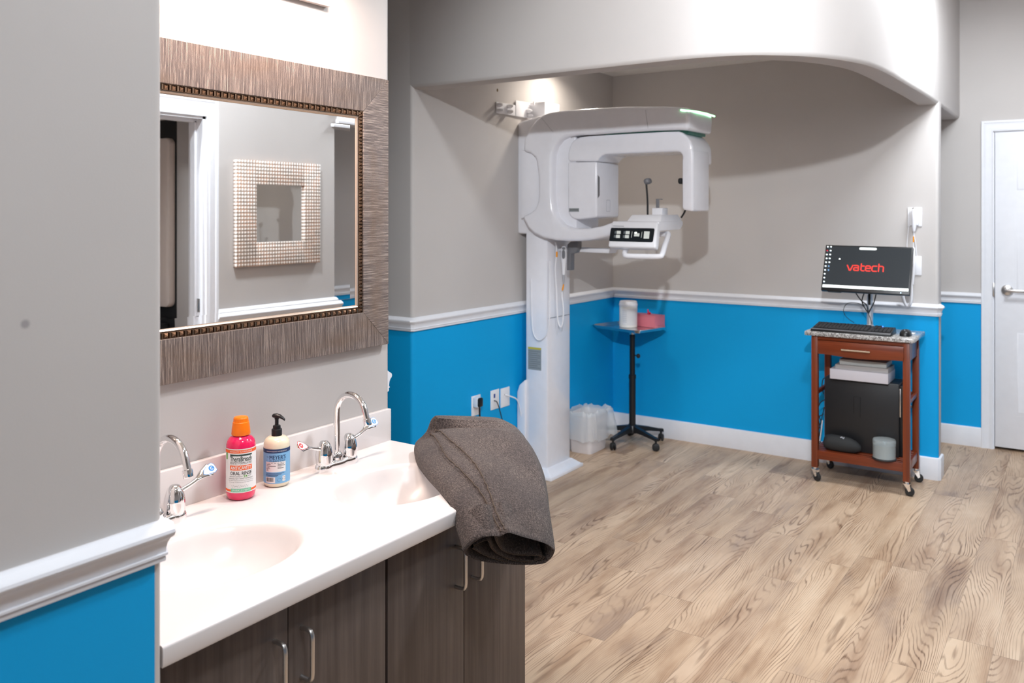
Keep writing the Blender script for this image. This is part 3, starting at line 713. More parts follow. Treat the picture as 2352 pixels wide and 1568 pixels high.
bx, by = -1.94, 1.664; A0 = facing(bx, by)
t = thing('soap_dispenser', 'cream hand soap bottle with black pump and light blue label', 'bottle', (bx, by, ZT))
b = MB(); b.lathe([(0, .001), (.028, 0), (.0335, .003), (.0362, .010), (.0366, .018), (.0366, .112), (.0362, .120), (.034, .128), (.0295, .1345), (.0235, .1385), (.016, .1405), (.0135, .141), (.0135, .146)], (bx, by, ZT), 56)
b.build('bottle_body', mat('cream_soap_bottle', srgb(236, 226, 200), .25, coat=.4, sss=.1), t, sharp=60)
p = thing_ = MB(); n = 40; vv = []; prof = [(.0148, .1405), (.0148, .158), (.0138, .1595), (.0110, .160), (.0108, .168), (.0098, .1695), (.0060, .170), (.0052, .1715), (.0052, .186), (.0062, .187), (.0062, .1905), (.0072, .191)]
b = MB(); b.lathe(prof, (bx, by, ZT), 32)
dirn = A0 + math.radians(62); D = Vector((math.cos(dirn), math.sin(dirn), 0)); S_ = Vector((-D.y, D.x, 0)); o0 = Vector((bx, by, ZT))
hd = [(-.013, .0045, .196, .0035), (-.010, .008, .1965, .0058), (0, .0092, .1965, .0068), (.010, .0075, .1955, .0055), (.019, .0048, .191, .0045), (.0245, .0034, .1865, .0036)]
vv = []; n = 14
for u, hw_, zc, ht_ in hd:
    for k in range(n): a = 2 * math.pi * k / n; vv.append(o0 + D * u + S_ * hw_ * math.cos(a) + Vector((0, 0, zc + ht_ * math.sin(a))))
b.add(vv, [(i * n + k, i * n + (k + 1) % n, (i + 1) * n + (k + 1) % n, (i + 1) * n + k) for i in range(5) for k in range(n)] + [list(range(n)), [5 * n + k for k in range(n)]])
b.build('pump', M_BLACK, t, sharp=40)
l_ = MB(); fn = cyl_fn(bx, by, ZT, .0366, A0); U = .0001785; zz = lambda y: (1215 - y) * U; uu = lambda x: (x - 912) * U
K = [mat('label_sky_blue', srgb(128, 184, 226), .5), mat('label_navy', srgb(28, 58, 104), .5), M_PAPER, M_INK]
W_ = .055
put_rect(l_, -W_, W_, zz(1143), zz(600), lambda u, v: fn(u, v, .0005), 0, 40)
put_rect(l_, -W_, W_, zz(662), zz(600), lambda u, v: fn(u, v, .0007), 1, 40)
put_text(l_, 'HARDWORKING HOMEKEEPING', .0032, .060, 0, zz(634), lambda u, v: fn(u, v, .0010), 2)
put_text(l_, "MEYER'S", .0115, .0455, .0025, zz(728), lambda u, v: fn(u, v, .0009), 1)
put_text(l_, "MEYER'S", .0115, .0455, .0029, zz(728), lambda u, v: fn(u, v, .00095), 1)
put_text(l_, 'MRS.', .0028, .0065, -.0262, zz(724), lambda u, v: fn(u, v, .0009), 1)
put_text(l_, 'CLEAN DAY', .0050, .045, .0025, zz(784), lambda u, v: fn(u, v, .0009), 1)
put_rect(l_, uu(726), uu(1056), zz(960), zz(800), lambda u, v: fn(u, v, .0008), 2, 16)
for i, (xa, ya, wd) in enumerate([(740, 822, .052), (740, 843, .014), (740, 868, .028), (740, 890, .010), (740, 908, .012), (740, 924, .006), (740, 942, .007), (925, 843, .018), (925, 862, .021), (925, 885, .010), (925, 903, .017)]):
    put_rect(l_, uu(xa), uu(xa) + wd, zz(ya), zz(ya) + .0012, lambda u, v: fn(u, v, .0010), 3, 6)
for i, wd in enumerate((.054, .046, .037, .034)): put_rect(l_, uu(728), uu(728) + wd, zz(985 + i * 15), zz(985 + i * 15) + .0011, lambda u, v: fn(u, v, .0009), 1, 8)
put_rect(l_, uu(728), uu(886), zz(1130), zz(1040), lambda u, v: fn(u, v, .0008), 2, 8)
random.seed(3); x_ = uu(740)
while x_ < uu(860):
    w1 = random.choice([.0003, .0006, .0009]); put_rect(l_, x_, x_ + w1, zz(1110), zz(1047), lambda u, v: fn(u, v, .0010), 3); x_ += w1 + random.choice([.0004, .0007])
cc = (uu(1025), zz(1070)); put_rect(l_, cc[0] - .0045, cc[0] + .0045, cc[1] - .0075, cc[1] + .0075, lambda u, v: fn(u, v, .0008), 2, 3)
for j in range(3):
    a = j * 2.094 + .5; q_ = [(cc[0] + .003 * math.cos(a + k * .35), cc[1] + .003 * math.sin(a + k * .35)) for k in range(5)]
    for (a1, b1), (a2, b2) in zip(q_[:-1], q_[1:]): l_.add([fn(a1, b1, .001), fn(a2, b2, .001), fn(a2 + (a2 - cc[0]) * .35, b2 + (b2 - cc[1]) * .35, .001), fn(a1 + (a1 - cc[0]) * .35, b1 + (b1 - cc[1]) * .35, .001)], [(0, 1, 2, 3)], 1)
for j in range(16):
    a = j * .39; r1 = .0048; p1 = (uu(945) + r1 * 1.15 * math.cos(a), zz(1085) + r1 * math.sin(a)); p2 = (uu(945) + r1 * 1.15 * math.cos(a + .25), zz(1085) + r1 * math.sin(a + .25))
    l_.add([fn(*p1, .001), fn(*p2, .001), fn(p2[0] * 1 + .0006, p2[1] + .0006, .001), fn(p1[0] + .0006, p1[1] + .0006, .001)], [(0, 1, 2, 3)], 1)
l_.build('label', K, t, recalc=False)['label'] = 'light blue label with navy band'

# ------------------------------------------------------------------ wall mirror
MY0, MY1, MZ0, MZ1, FW = .945, 2.188, 1.158, 2.055, .117
t = thing('wall_mirror', 'large wall mirror in a ribbed grey-brown wood frame above the vanity', 'mirror', (XV, (MY0 + MY1) / 2, MZ0))
xw = XV + .001; xf = XV + .030
def frame_side(p0, p1, q0, q1, name, m_):
    """p outer edge ends, q inner edge ends as (y, z)"""
    f = MB(); v = [(xw, *p0), (xw, *p1), (xw, *q1), (xw, *q0), (xf - .002, *p0), (xf - .002, *p1), (xf - .006, *q1), (xf - .006, *q0)]
    v, fs = bev(v, [(0, 1, 2, 3), (4, 5, 6, 7), (0, 1, 5, 4), (1, 2, 6, 5), (2, 3, 7, 6), (3, 0, 4, 7)], .0012, 1); f.add(v, fs); f.build(name, m_, t)
a0, a1, c0, c1 = MY0, MY1, MZ0, MZ1; i0, i1, j0, j1 = MY0 + FW, MY1 - FW, MZ0 + FW, MZ1 - FW
frame_side((a0, c1), (a1, c1), (i0, j1), (i1, j1), 'frame_rail', M_FRH); frame_side((a0, c0), (a1, c0), (i0, j0), (i1, j0), 'frame_rail', M_FRH)
frame_side((a1, c0), (a1, c1), (i1, j0), (i1, j1), 'frame_stile', M_FRV); frame_side((a0, c0), (a0, c1), (i0, j0), (i0, j1), 'frame_stile', M_FRV)
bd = MB(); BW = .017; g = .0225
def strip(p, q, inward):
    p = Vector(p); q = Vector(q); inward = Vector(inward); d = (q - p); L = d.length; d.normalize(); k = int(L / g); st = L / k; X = Vector((1, 0, 0))
    bd.add([p + X * (xw), q + X * xw, q + inward * BW + X * xw, p + inward * BW + X * xw, p + X * (xf - .013), q + X * (xf - .013), q + inward * BW + X * (xf - .016), p + inward * BW + X * (xf - .016)],
           [(4, 5, 6, 7), (0, 1, 5, 4), (2, 3, 7, 6)])
    for i in range(k):
        a = p + d * (i * st + st * .08); b_ = p + d * (i * st + st * .72); o_ = X * (xf - .0135); c_ = (a + b_) / 2 + inward * BW * .5
        bd.add([a + inward * .001 + o_, b_ + inward * .001 + o_, b_ + inward * (BW - .001) + o_, a + inward * (BW - .001) + o_, c_ + X * (xf - .0035)], [(0, 1, 4), (1, 2, 4), (2, 3, 4), (3, 0, 4)])
        e0 = p + d * (i * st + st * .78); e1 = p + d * (i * st + st * 1.02)
        for s0 in (0, .5):
            u0 = e0.lerp(e1, s0); u1 = e0.lerp(e1, s0 + .4); bd.add([u0 + inward * .001 + o_, u1 + inward * .001 + o_, u1 + inward * (BW - .001) + o_, u0 + inward * (BW - .001) + o_] + [w_ + X * .005 for w_ in (u0 + inward * .002 + o_, u1 + inward * .002 + o_, u1 + inward * (BW - .002) + o_, u0 + inward * (BW - .002) + o_)],
                   [(4, 5, 6, 7), (0, 1, 5, 4), (1, 2, 6, 5), (2, 3, 7, 6), (3, 0, 4, 7)])
strip((0, i0, j1), (0, i1, j1), (0, 0, -1)); strip((0, i0, j0), (0, i1, j0), (0, 0, 1)); strip((0, i1, j0), (0, i1, j1), (0, -1, 0)); strip((0, i0, j0), (0, i0, j1), (0, 1, 0))
bd.build('beaded_inner_trim', M_BRONZE, t, sharp=12)['label'] = 'beaded metallic inner trim'
lp = MB(); G = BW
lipf = [(G, xf - .015), (G + .003, xf - .012), (G + .007, xf - .014), (G + .010, xf - .020)]
def rect_ring(mb_, levels, m=0):
    vv = []
    for d_, x_ in levels: vv += [(x_, i0 + d_, j0 + d_), (x_, i1 - d_, j0 + d_), (x_, i1 - d_, j1 - d_), (x_, i0 + d_, j1 - d_)]
    mb_.add(vv, [(i * 4 + k, i * 4 + (k + 1) % 4, i * 4 + 4 + (k + 1) % 4, i * 4 + 4 + k) for i in range(len(levels) - 1) for k in range(4)], m)
rect_ring(lp, lipf); lp.build('inner_lip', mat('champagne_lip', srgb(226, 206, 190), .22, .8), t, sharp=20)
gl = MB(); xg = xf - .0185; lv = [(G + .0095, xg + .00026), (G + .033, xg)]
rect_ring(gl, lv); d_ = G + .033; gl.add([(xg, i0 + d_, j0 + d_), (xg, i1 - d_, j0 + d_), (xg, i1 - d_, j1 - d_), (xg, i0 + d_, j1 - d_)], [(0, 1, 2, 3)])
gl.build('mirror_glass', M_MIRROR, t, sharp=1)['label'] = 'bevelled mirror glass'

# vanity light bar just above the frame of the photo
t = thing('vanity_light', 'wall light bar over the large mirror, only its lower edge in view', 'wall light', (XV, 1.56, 2.253))
m_ = MB(); m_.box(XV + .001, XV + .022, 1.20, 1.926, 2.252, 2.40, .003); m_.build('backplate', mat('lamp_backplate', srgb(196, 188, 186), .4), t)
for k in range(3):
    y = 1.32 + k * .24; m_ = MB(); m_.tube([(XV + .02, y, 2.34), (XV + .09, y, 2.34), (XV + .1, y, 2.36)], .009, 10); m_.build('arm', M_NICKEL, t)
    m_ = MB(); m_.lathe([(.022, .0), (.04, .02), (.055, .06), (.06, .12), (.058, .12), (.052, .06), (.036, .024), (.0, .012)], (XV + .1, y, 2.37), 24)
    m_.build('lamp_shade', mat('opal_glass', (.95, .92, .88), .4, emis=(1, .86, .7), es=6), t)

# things seen in the mirror
gp = 2 * (xg) # reflection plane doubled
def refl(px, py, X):   # photo pixel -> real point on plane x = X as seen in the mirror
    p = at(px, py, 'x', gp - X); return Vector((X, p.y, p.z))
XW = XR - .001
A, B_ = refl(541, 363, XW - .02), refl(733, 612, XW - .02)
ya_, yb_, za_, zb_ = A.y, B_.y, (refl(541, 613, XW - .02).z + refl(733, 603, XW - .02).z) / 2, (A.z + refl(734, 380, XW - .02).z) / 2
t = thing('framed_mirror', 'square mirror in a pearl mosaic frame on the opposite wall, seen reflected', 'mirror', (XW, (ya_ + yb_) / 2, za_))
iy0, iy1 = refl(587, 480, XW - .02).y, refl(697, 480, XW - .02).y; iz0, iz1 = za_ + (zb_ - za_) * .225, zb_ - (zb_ - za_) * .225
def mosaic():
    m = bpy.data.materials.new('pearl_mosaic'); m.use_nodes = True; q = NT(m); g_ = q.n('NewGeometry'); sp_ = q.n('SeparateXYZ'); q.l(g_.outputs['Position'], sp_.inputs[0])
    fy = q.math('FRACT', q.math('MULTIPLY', sp_.outputs[1], 48)); fz = q.math('FRACT', q.math('MULTIPLY', sp_.outputs[2], 48))
    dy = q.math('SUBTRACT', fy, .5); dz = q.math('SUBTRACT', fz, .5); r_ = q.math('SQRT', q.math('ADD', q.math('MULTIPLY', dy, dy), q.math('MULTIPLY', dz, dz)))
    nz = q.noise(g_.outputs['Position'], 12, 3); base_ = q.mix(q.range(nz, .4, .6, 0, 1), srgb(196, 160, 138), srgb(168, 150, 136))
    q.l(q.mix(q.range(r_, .28, .44, 1, 0), base_, srgb(250, 240, 232)), q.p.inputs['Base Color']); q.p.inputs['Roughness'].default_value = .3
    q.bump(q.range(r_, .2, .5, 1, 0), .8, .004); return m
f = MB(); 
for (a, b, c, d) in ((ya_, iy0, za_, zb_), (iy1, yb_, za_, zb_), (iy0, iy1, za_, iz0), (iy0, iy1, iz1, zb_)): f.box(XW - .03, XW, a, b, c, d, .001)
f.build('mosaic_frame', mosaic(), t)
f = MB(); f.box(XW - .016, XW - .001, iy0, iy1, iz0, iz1); f.build('mirror_glass', M_MIRROR, t)
XP = 3.32
t = thing('wall_panel', 'tall white rounded panel inside the doorway, seen at the left edge of the mirror', 'wall panel', (1.0, XP, 1.0))
f = MB(); f.prism([(.995 + u, XP - .001, 1.545 + v) for u, v in rrect(.37, 1.07, .04)], (0, -.05, 0), .01); f.build('panel_face', mat('panel_cream', srgb(225, 212, 204), .3), t)
f = MB(); f.box(.80, 1.2, XP - .006, XP - .001, .9, 2.2, .001); f.build('backing_board', M_BLACKM, t)
f = MB(); f.box(.84, 1.2, XP - .26, XP - .012, 0, .94, .006); tag(f.build('black_box', M_BLACKM), 'plain black box on the floor inside the doorway reflected in the mirror', 'cabinet')  # plain box filling an unidentified dark patch of the reflection
# ------------------------------------------------------------------ folded blanket on the counter corner
rows = [  # left px,py,depth  right px,py,depth  half thickness, seam positions
    (1000, 957, 2.74, 1142, 962, 2.74, .012, .02, .05),
    (988, 966, 2.76, 1170, 974, 2.72, .026, .04, .09),
    (976, 992, 2.79, 1192, 990, 2.68, .040, .12, .18),
    (952, 1022, 2.78, 1213, 1015, 2.64, .050, .20, .27),
    (955, 1052, 2.66, 1234, 1050, 2.57, .055, .225, .31),
    (978, 1088, 2.52, 1250, 1090, 2.50, .055, .20, .35),
    (1012, 1124, 2.38, 1258, 1132, 2.44, .055, .21, .34),
    (1040, 1168, 2.27, 1262, 1180, 2.38, .056, .255, .315),
    (1062, 1208, 2.20, 1265, 1232, 2.33, .057, .245, .27),
    (1079, 1240, 2.15, 1266, 1276, 2.30, .058, .235, .25)]
n_int = 7
def row_interp(rows, n):
    out = []
    for i in range(len(rows) - 1):
        r0 = rows[max(i - 1, 0)]; r1 = rows[i]; r2 = rows[i + 1]; r3 = rows[min(i + 2, len(rows) - 1)]
        for k in range(n):
            t = k / n; out.append([.5 * ((2 * b) + (c - a) * t + (2 * a - 5 * b + 4 * c - d) * t * t + (3 * b - a - 3 * c + d) * t ** 3) for a, b, c, d in zip(r0, r1, r2, r3)])
    out.append(list(rows[-1])); return out
RW = row_interp(rows, n_int); NR = len(RW)
Ls = [dep(r[0], r[1], r[2]) for r in RW]; Rs = [dep(r[3], r[4], r[5]) for r in RW]; Cs = [(a + b) / 2 for a, b in zip(Ls, Rs)]
camp = Vector((0, 0, CAM_H)); NS = 132
def smooth(t): t = max(0, min(1, t)); return t * t * (3 - 2 * t)
rnd = random.Random(5)
ph = [rnd.uniform(0, 6.28) for _ in range(12)]
def frame_at(i):
    tg = (Cs[min(i + 2, NR - 1)] - Cs[max(i - 2, 0)]).normalized(); Wv = (Rs[i] - Ls[i]) / 2
    T = Wv.normalized().cross(tg).normalized()
    if T.dot(camp - Cs[i]) < 0: T = -T
    return tg, Wv, T
def ring_pt(i, a, scale=1.0, inset=0.0, clamp=True):
    tg, Wv, T = frame_at(i); b = RW[i][6]; ca, sa = math.cos(a), math.sin(a)
    X = math.copysign(abs(ca) ** .92, ca); Y = math.copysign(abs(sa) ** .72, sa)
    q = i / (NR - 1); bb = (b if sa > 0 else b * .8) * (1 - .34 * ca * q * q)
    u = (1 + ca) / 2
    off = 0
    if sa > 0:
        off = .011 * smooth((u - RW[i][7]) / .022 + .5) + .010 * smooth((u - RW[i][8]) / .022 + .5) - .012 * smooth((u - .93) / .07) * 1.0
        off += .0035 * math.sin(5 * q + 6 * u + ph[0]) * sa + .0022 * math.sin(11 * q - 9 * u + ph[1]) * sa + .005 * math.sin(math.pi * q) * math.sin(3.1 * u + 4 * q + ph[2])
    p = Cs[i] + Wv * X * scale + T * (bb * Y * scale + off) - T * .012
    if clamp:
        inside = p.x < XF + .008 and p.y < Y1 + .004
        if inside and p.z < ZT + .0015:
            if XF + .008 - p.x < ZT - p.z and XF - p.x < .05: p.x = XF + .009
            else: p.z = ZT + .0015
    return p
t = thing('folded_blanket', 'folded dark grey fleece blanket draped over the corner of the countertop', 'blanket', (-1.4, 2.0, ZT))
mb = MB(); vv = []; ff = []
for i in range(NR):
    for k in range(NS): vv.append(ring_pt(i, math.pi - 2 * math.pi * k / NS))
for i in range(NR - 1):
    for k in range(NS): ff.append((i * NS + k, i * NS + (k + 1) % NS, (i + 1) * NS + (k + 1) % NS, (i + 1) * NS + k))
ff.append(list(range(NS)))
# rounded hem at the open end, then the recess going back inside
last = NR - 1; tg, Wv, T = frame_at(last); base_n = len(vv)
lev = [(.99, .006), (.965, .009), (.935, .007), (.915, .0), (.90, -.03), (.87, -.09)]
for s_, fwd in lev:
    for k in range(NS):
        p0 = ring_pt(last, math.pi - 2 * math.pi * k / NS, 1.0, clamp=False); cc = Cs[last] - T * .010
        vv.append(cc + (p0 - cc) * s_ - T * 0 + tg * fwd + (T * 0))
for j in range(len(lev)):
    a0_ = (NR - 1) * NS if j == 0 else base_n + (j - 1) * NS; b0_ = base_n + j * NS
    for k in range(NS): ff.append((a0_ + k, a0_ + (k + 1) % NS, b0_ + (k + 1) % NS, b0_ + k))
ff.append([base_n + (len(lev) - 1) * NS + k for k in range(NS)])
mb.add(vv, ff); o = mb.build('blanket_body', M_FLEECE, t, sharp=80)
# inner folded layers showing at the open end
def sheet(path, name, depth=.085, th=.0045):
    """path: (u, v) in the plane of the opening, u -1..1 of half width, v metres along T"""
    P = catmull([(u, v * 1.3 - .004 * u, 0) for u, v in path], 8); m_ = MB(); hw = Wv.length; Wn = Wv.normalized(); pts = [Cs[last] + Wn * (p.x * hw) + T * (p.y - .010) for p in P]
    vv = []; L = len(pts)
    for d0, th_ in ((-depth, th), (-.004, th), (.001, th * .6)):
        for i, p in enumerate(pts):
            dr = (pts[min(i + 1, L - 1)] - pts[max(i - 1, 0)]).normalized(); nn = dr.cross(tg).normalized(); vv += [p + nn * th_ + tg * d0, p - nn * th_ + tg * d0]
    f_ = []
    for i in range(L - 1):
        for r_ in (0, 1):
            a_ = r_ * 2 * L; b__ = (r_ + 1) * 2 * L
            f_ += [(a_ + 2 * i, a_ + 2 * i + 2, b__ + 2 * i + 2, b__ + 2 * i), (a_ + 2 * i + 1, a_ + 2 * i + 3, b__ + 2 * i + 3, b__ + 2 * i + 1)]
        e = 4 * L; f_.append((e + 2 * i, e + 2 * i + 2, e + 2 * i + 3, e + 2 * i + 1))
    m_.add(vv, f_); m_.build(name, M_FLEECE, t, sharp=60)
    s_ = MB(); s_.tube([p + tg * .0025 + T * .0006 * math.sin(i * 2.2) for i, p in enumerate(pts)], .0011, 6); s_.build('stitching', M_STITCH, t)
b_ = RW[last][6]
sheet([(-.90, .004), (-.80, .030), (-.62, .034), (-.42, .016), (-.15, -.002), (.15, -.006), (.45, .0), (.74, .006), (.80, -.004), (.72, -.012)], 'inner_fold')
sheet([(-.84, -.006), (-.72, .016), (-.60, .014), (-.40, -.004), (-.1, -.017), (.25, -.024), (.55, -.020), (.80, -.016)], 'inner_fold')
sheet([(-.80, -.014), (-.5, -.024), (-.2, -.030), (.2, -.032), (.6, -.026), (.86, -.012), (.86, .006)], 'inner_fold')
# hem stitching along the two visible flap edges
for col_ in (7, 8):
    pts = []
    for i in range(1, NR):
        u = RW[i][col_]; a = math.acos(max(-1, min(1, 2 * u - 1))); tg_, W_v, T_ = frame_at(i); p = ring_pt(i, a)
        pts.append(p + T_ * (.001 + .0008 * math.sin(i * 1.9)) + W_v.normalized() * .0012 * math.sin(i * 2.7))
    s_ = MB(); s_.tube(catmull(pts, 3), .0016, 6); s_.build('flap_hem', M_STITCH, t)

# ------------------------------------------------------------------ x-ray unit
A6 = lambda x, y: (1100 + x * .2934, 180 + y * .2934)
def pol(lst, Y, sm=0, f=A6):
    p = [at(*f(*q), 'y', Y) for q in lst]
    return p
t = thing('dental_xray_unit', 'tall white panoramic dental x-ray unit standing in the alcove', 'x-ray machine', (-2.83, 4.57, 0))
M_X = M_WHITEP
m_ = MB(); m_.box(-2.90, -2.742, 4.436, 4.712, .02, 1.75, .012)
m_.build('column', M_X, t)
m_ = MB(); m_.box(-2.7425, -2.7385, 4.445, 4.700, .985 - .02, .987 - .02, 0); m_.build('column_seam', M_GREYP, t)
m_ = MB(); v = [(-2.935, 4.385, 0), (-2.683, 4.385, 0), (-2.683, 4.775, 0), (-2.935, 4.775, 0)]
m_.prism(v, (0, 0, .022), .004); m_.add(*bev([(-2.93, 4.39, .02), (-2.688, 4.39, .02), (-2.688, 4.77, .02), (-2.93, 4.77, .02), (-2.91, 4.425, .058), (-2.735, 4.425, .058), (-2.735, 4.722, .058), (-2.91, 4.722, .058)], [(0, 1, 2, 3), (4, 5, 6, 7), (0, 1, 5, 4), (1, 2, 6, 5), (2, 3, 7, 6), (3, 0, 4, 7)], .008, 3))
m_.build('base_foot', M_X, t)
m_ = MB(); P_ = [(-2.955, .0), (-2.90, .0), (-2.90, .60), (-2.925, .585), (-2.955, .55)]
yb0 = 4.72; q0 = at(1181, 1000, 'x', -2.945)
m_.prism([(-2.952, 4.42, 0), (-2.952, 4.42, .50), (-2.935, 4.42, .545), (-2.895, 4.42, .58), (-2.895, 4.42, 0)], (0, .03, 0), .004); m_.build('rear_cover', M_X, t)
# carriage behind the C arm
m_ = MB(); Yc = 4.435
pp = pol([(300, 352), (330, 335), (470, 292), (560, 300), (760, 420), (760, 1180), (640, 1215), (420, 1220), (300, 1215)], Yc); m_.prism(pp, (0, .29, 0), .014, seg=3); m_.build('carriage', M_X, t)
# C arm
Yf = 4.375
outer = [(350, 470), (395, 385), (440, 325), (490, 288), (540, 266), (620, 252), (900, 231), (1150, 218), (1450, 216), (1640, 226), (1648, 300), (1640, 405), (1560, 399), (1350, 405), (1100, 420), (860, 438), (760, 441), (690, 450), (630, 480), (590, 530), (570, 600), (565, 700), (565, 900), (575, 1020), (600, 1090), (650, 1145), (710, 1170), (780, 1176), (870, 1172), (960, 1155), (1070, 1115), (1110, 1150), (1080, 1210), (1000, 1238), (900, 1262), (800, 1274), (700, 1276), (600, 1268), (500, 1248), (430, 1215), (380, 1170), (350, 1110), (334, 1082), (400, 1050), (438, 1020), (458, 960), (462, 900), (460, 760), (452, 690), (440, 620), (400, 585), (345, 572)]
m_ = MB(); pp = pol(outer, Yf); m_.prism(pp, (0, .345, 0), .020, seg=4); o = m_.build('c_arm', M_X, t, sharp=40)
# recessed side panel of the arm
m_ = MB(); pp = pol([(330, 560), (420, 575), (480, 640), (490, 900), (470, 1010), (400, 1060), (330, 1100)], 4.40); m_.prism(pp, (0, .06, 0), .006); m_.build('side_panel', M_X, t)
# seams on the arm
def seam(mb_, pts, r=.0012): mb_.tube(pts, r, 5)
m_ = MB(); yS = Yf - .0004
seam(m_, [at(*A6(1305, 246), 'y', yS), at(*A6(1310, 300), 'y', yS), at(*A6(1325, 392), 'y', yS)]); m_.build('panel_seam', M_LGREY, t); m_ = MB(); seam(m_, [at(*A6(482, 300), 'y', yS), at(*A6(540, 370), 'y', yS), at(*A6(580, 420), 'y', yS)], .0009); m_.build('panel_seam', M_LGREY, t)
# green status light along the arm's end
M_GREEN = mat('green_status_light', (.1, .5, .2), .4, emis=(.35, 1, .45), es=5)
xe = at(*A6(1648, 300), 'y', Yf)[0]
m_ = MB(); pz = at(*A6(1590, 250), 'y', Yf - .001); za = pz.z
def ep_(px, py): return at(px, py, 'x', xe + .0012)
gp_ = [at(*A6(1580, 247), 'y', Yf - .001), at(*A6(1615, 252), 'y', Yf - .001), V(xe - .006, Yf + .008, at(1582, 254, 'y', Yf).z), ep_(1600, 256.5), ep_(1622, 261), ep_(1641, 267)]
m_.tube(gp_, .0045, 8); m_.build('status_light', M_GREEN, t)['label'] = 'glowing green status light strip'
# gap / rotor disc under the arm; the gap's teal glow is its emission
m_ = MB(); rc = at(*A6(1250, 420), 'y', 4.56); m_.box(-2.36, -1.84, 4.44, 4.70, 2.040, 2.072, .005); m_.build('rotor_bearing', mat('teal_gap_glow', (.01, .06, .05), .3, emis=(0, .5, .35), es=.05), t)
# rotating unit
Yr = 4.42
xs_ = -1.804
beam = [(695, 650), (696, 590), (704, 545), (722, 505), (750, 475), (790, 458), (860, 449), (1150, 432), (1450, 416), (1560, 413), (1590, 424), (1625, 452), (1655, 490), (1671, 530), (1675, 585), (1675, 660), (1590, 660), (1589, 610), (1583, 588), (1565, 576), (1540, 573), (1300, 582), (1110, 590), (985, 594), (962, 604), (940, 625), (924, 650)]
m_ = MB(); m_.prism(pol(beam, Yr), (0, .285, 0), .014, seg=3); o = m_.build('rotor_beam', M_X, t, sharp=40)
m_ = MB(); m_.prism(pol([(695, 655), (922, 652), (922, 1086), (860, 1096), (790, 1104), (748, 1100), (715, 1080), (698, 1045), (695, 1000)], Yr), (0, .285, 0), .012, seg=3); det = m_.build('detector_head', M_X, t, sharp=40)
xd = at(*A6(922, 652), 'y', Yr)[0]
m_ = MB(); q = [at(*A6(931, 755), 'x', xd + .001), at(*A6(946, 775), 'x', xd + .001), at(*A6(946, 915), 'x', xd + .001), at(*A6(931, 938), 'x', xd + .001)]; m_.prism(q, (-.004, 0, 0)); m_.build('sensor_slot', M_GREYP, det)
m_ = MB(); a_, b_ = at(*A6(1000, 952), 'x', xd + .0012), at(*A6(1027, 1042), 'x', xd + .0012)
fr_ = [(a_.y, b_.z), (b_.y, b_.z), (b_.y, a_.z), (a_.y, a_.z)]
for (y1_, z1_), (y2_, z2_) in zip(fr_, fr_[1:] + fr_[:1]): m_.tube([(xd + .0008, y1_, z1_), (xd + .0008, y2_, z2_)], .0012, 5)
m_.build('sensor_window', M_LGREY, det)
M_LABG = mat('grey_label', srgb(150, 156, 158), .5)
m_ = MB(); a_, b_ = at(*A6(706, 1015), 'y', Yr - .0008), at(*A6(783, 1044), 'y', Yr - .0008); m_.box(a_.x, b_.x, Yr - .0012, Yr + .001, b_.z, a_.z)
m_.box(a_.x + .003, b_.x - .003, Yr - .0016, Yr, (a_.z + b_.z) / 2 - .002, (a_.z + b_.z) / 2 + .002, m=1); m_.build('type_label', [M_LABG, M_INK], det)
m_ = MB(); m_.prism([q_ + V(.0012, 0, 0) if q_.x > -1.83 else q_ for q_ in pol([(1588, 640), (1600, 580), (1620, 540), (1668, 540), (1675, 585), (1675, 1042), (1640, 1038), (1605, 1030), (1588, 1020)], Yr - .0012)], (0, .2405, 0), .013, seg=3); src = m_.build('source_head', M_X, t, sharp=40)
m_ = MB(); q = at(*A6(1745, 970), 'x', xs_ + .0006); fn = plane_fn(q + V(.0008, 0, 0), (0, 1, 0), (0, 0, 1)); put_text(m_, 'vatech', .010, .036, 0, 0, fn, 0); m_.build('maker_mark', M_GREYP, src, recalc=False)
# control and chin rest unit
A8 = lambda x, y: (1380 + x * .11054, 460 + y * .11054)
yu, yl = 4.335, 4.275       # panel leans: top edge further back than bottom edge
TLp, TRp, BRp, BLp = at(*A8(235, 420), 'y', yu), at(*A8(1180, 437), 'y', yu), at(*A8(1130, 985), 'y', yl), at(*A8(140, 960), 'y', yl)
U_ = (TRp - TLp); Wd = (TLp - BLp)
cu_ = thing_ = MB(); pc = [BLp, BRp, TRp, TLp]; N_ = (BRp - BLp).cross(TLp - BLp).normalized(); N_ = N_ if N_.y < 0 else -N_
m_ = MB(); m_.prism(pc, -N_ * .05, .011, seg=3); m_.build('control_panel', M_WHITEM, t)
# lens: positions on the panel by bilinear coordinates of the crop
def pf(x, y, k=0.0):
    q_ = at(*A8(x, y), 'y', yu); r_ = q_ - camp; d_ = (TLp - camp).dot(N_) / r_.dot(N_); return camp + r_ * d_ + N_ * (.0006 + k)
def ppoly(mb_, pts, k, m=0): mb_.add([pf(x, y, k) for x, y in pts], [list(range(len(pts)))], m)
m_ = MB(); ppoly(m_, [(225, 570), (1095, 580), (1115, 590), (1120, 610), (1085, 850), (1070, 865), (1050, 870), (190, 850), (175, 840), (175, 820), (208, 590)], 0, 0)
K = [mat('black_glass', (.012, .016, .02), .12), mat('button_light', srgb(196, 200, 196), .4, emis=(.7, .75, .7), es=.25), mat('button_dim', srgb(96, 104, 108), .4), mat('indicator', (.9, .95, .9), .4, emis=(.9, 1, .9), es=3)]
for x, y in ((335, 633), (520, 638), (318, 716), (505, 720)):
    ppoly(m_, [(x, y), (x + 82, y + 2), (x + 78, y + 66), (x - 5, y + 64)], .0006, 1); ppoly(m_, [(x - 42, y + 5), (x - 8, y + 5), (x - 12, y + 60), (x - 48, y + 58)], .0006, 2)
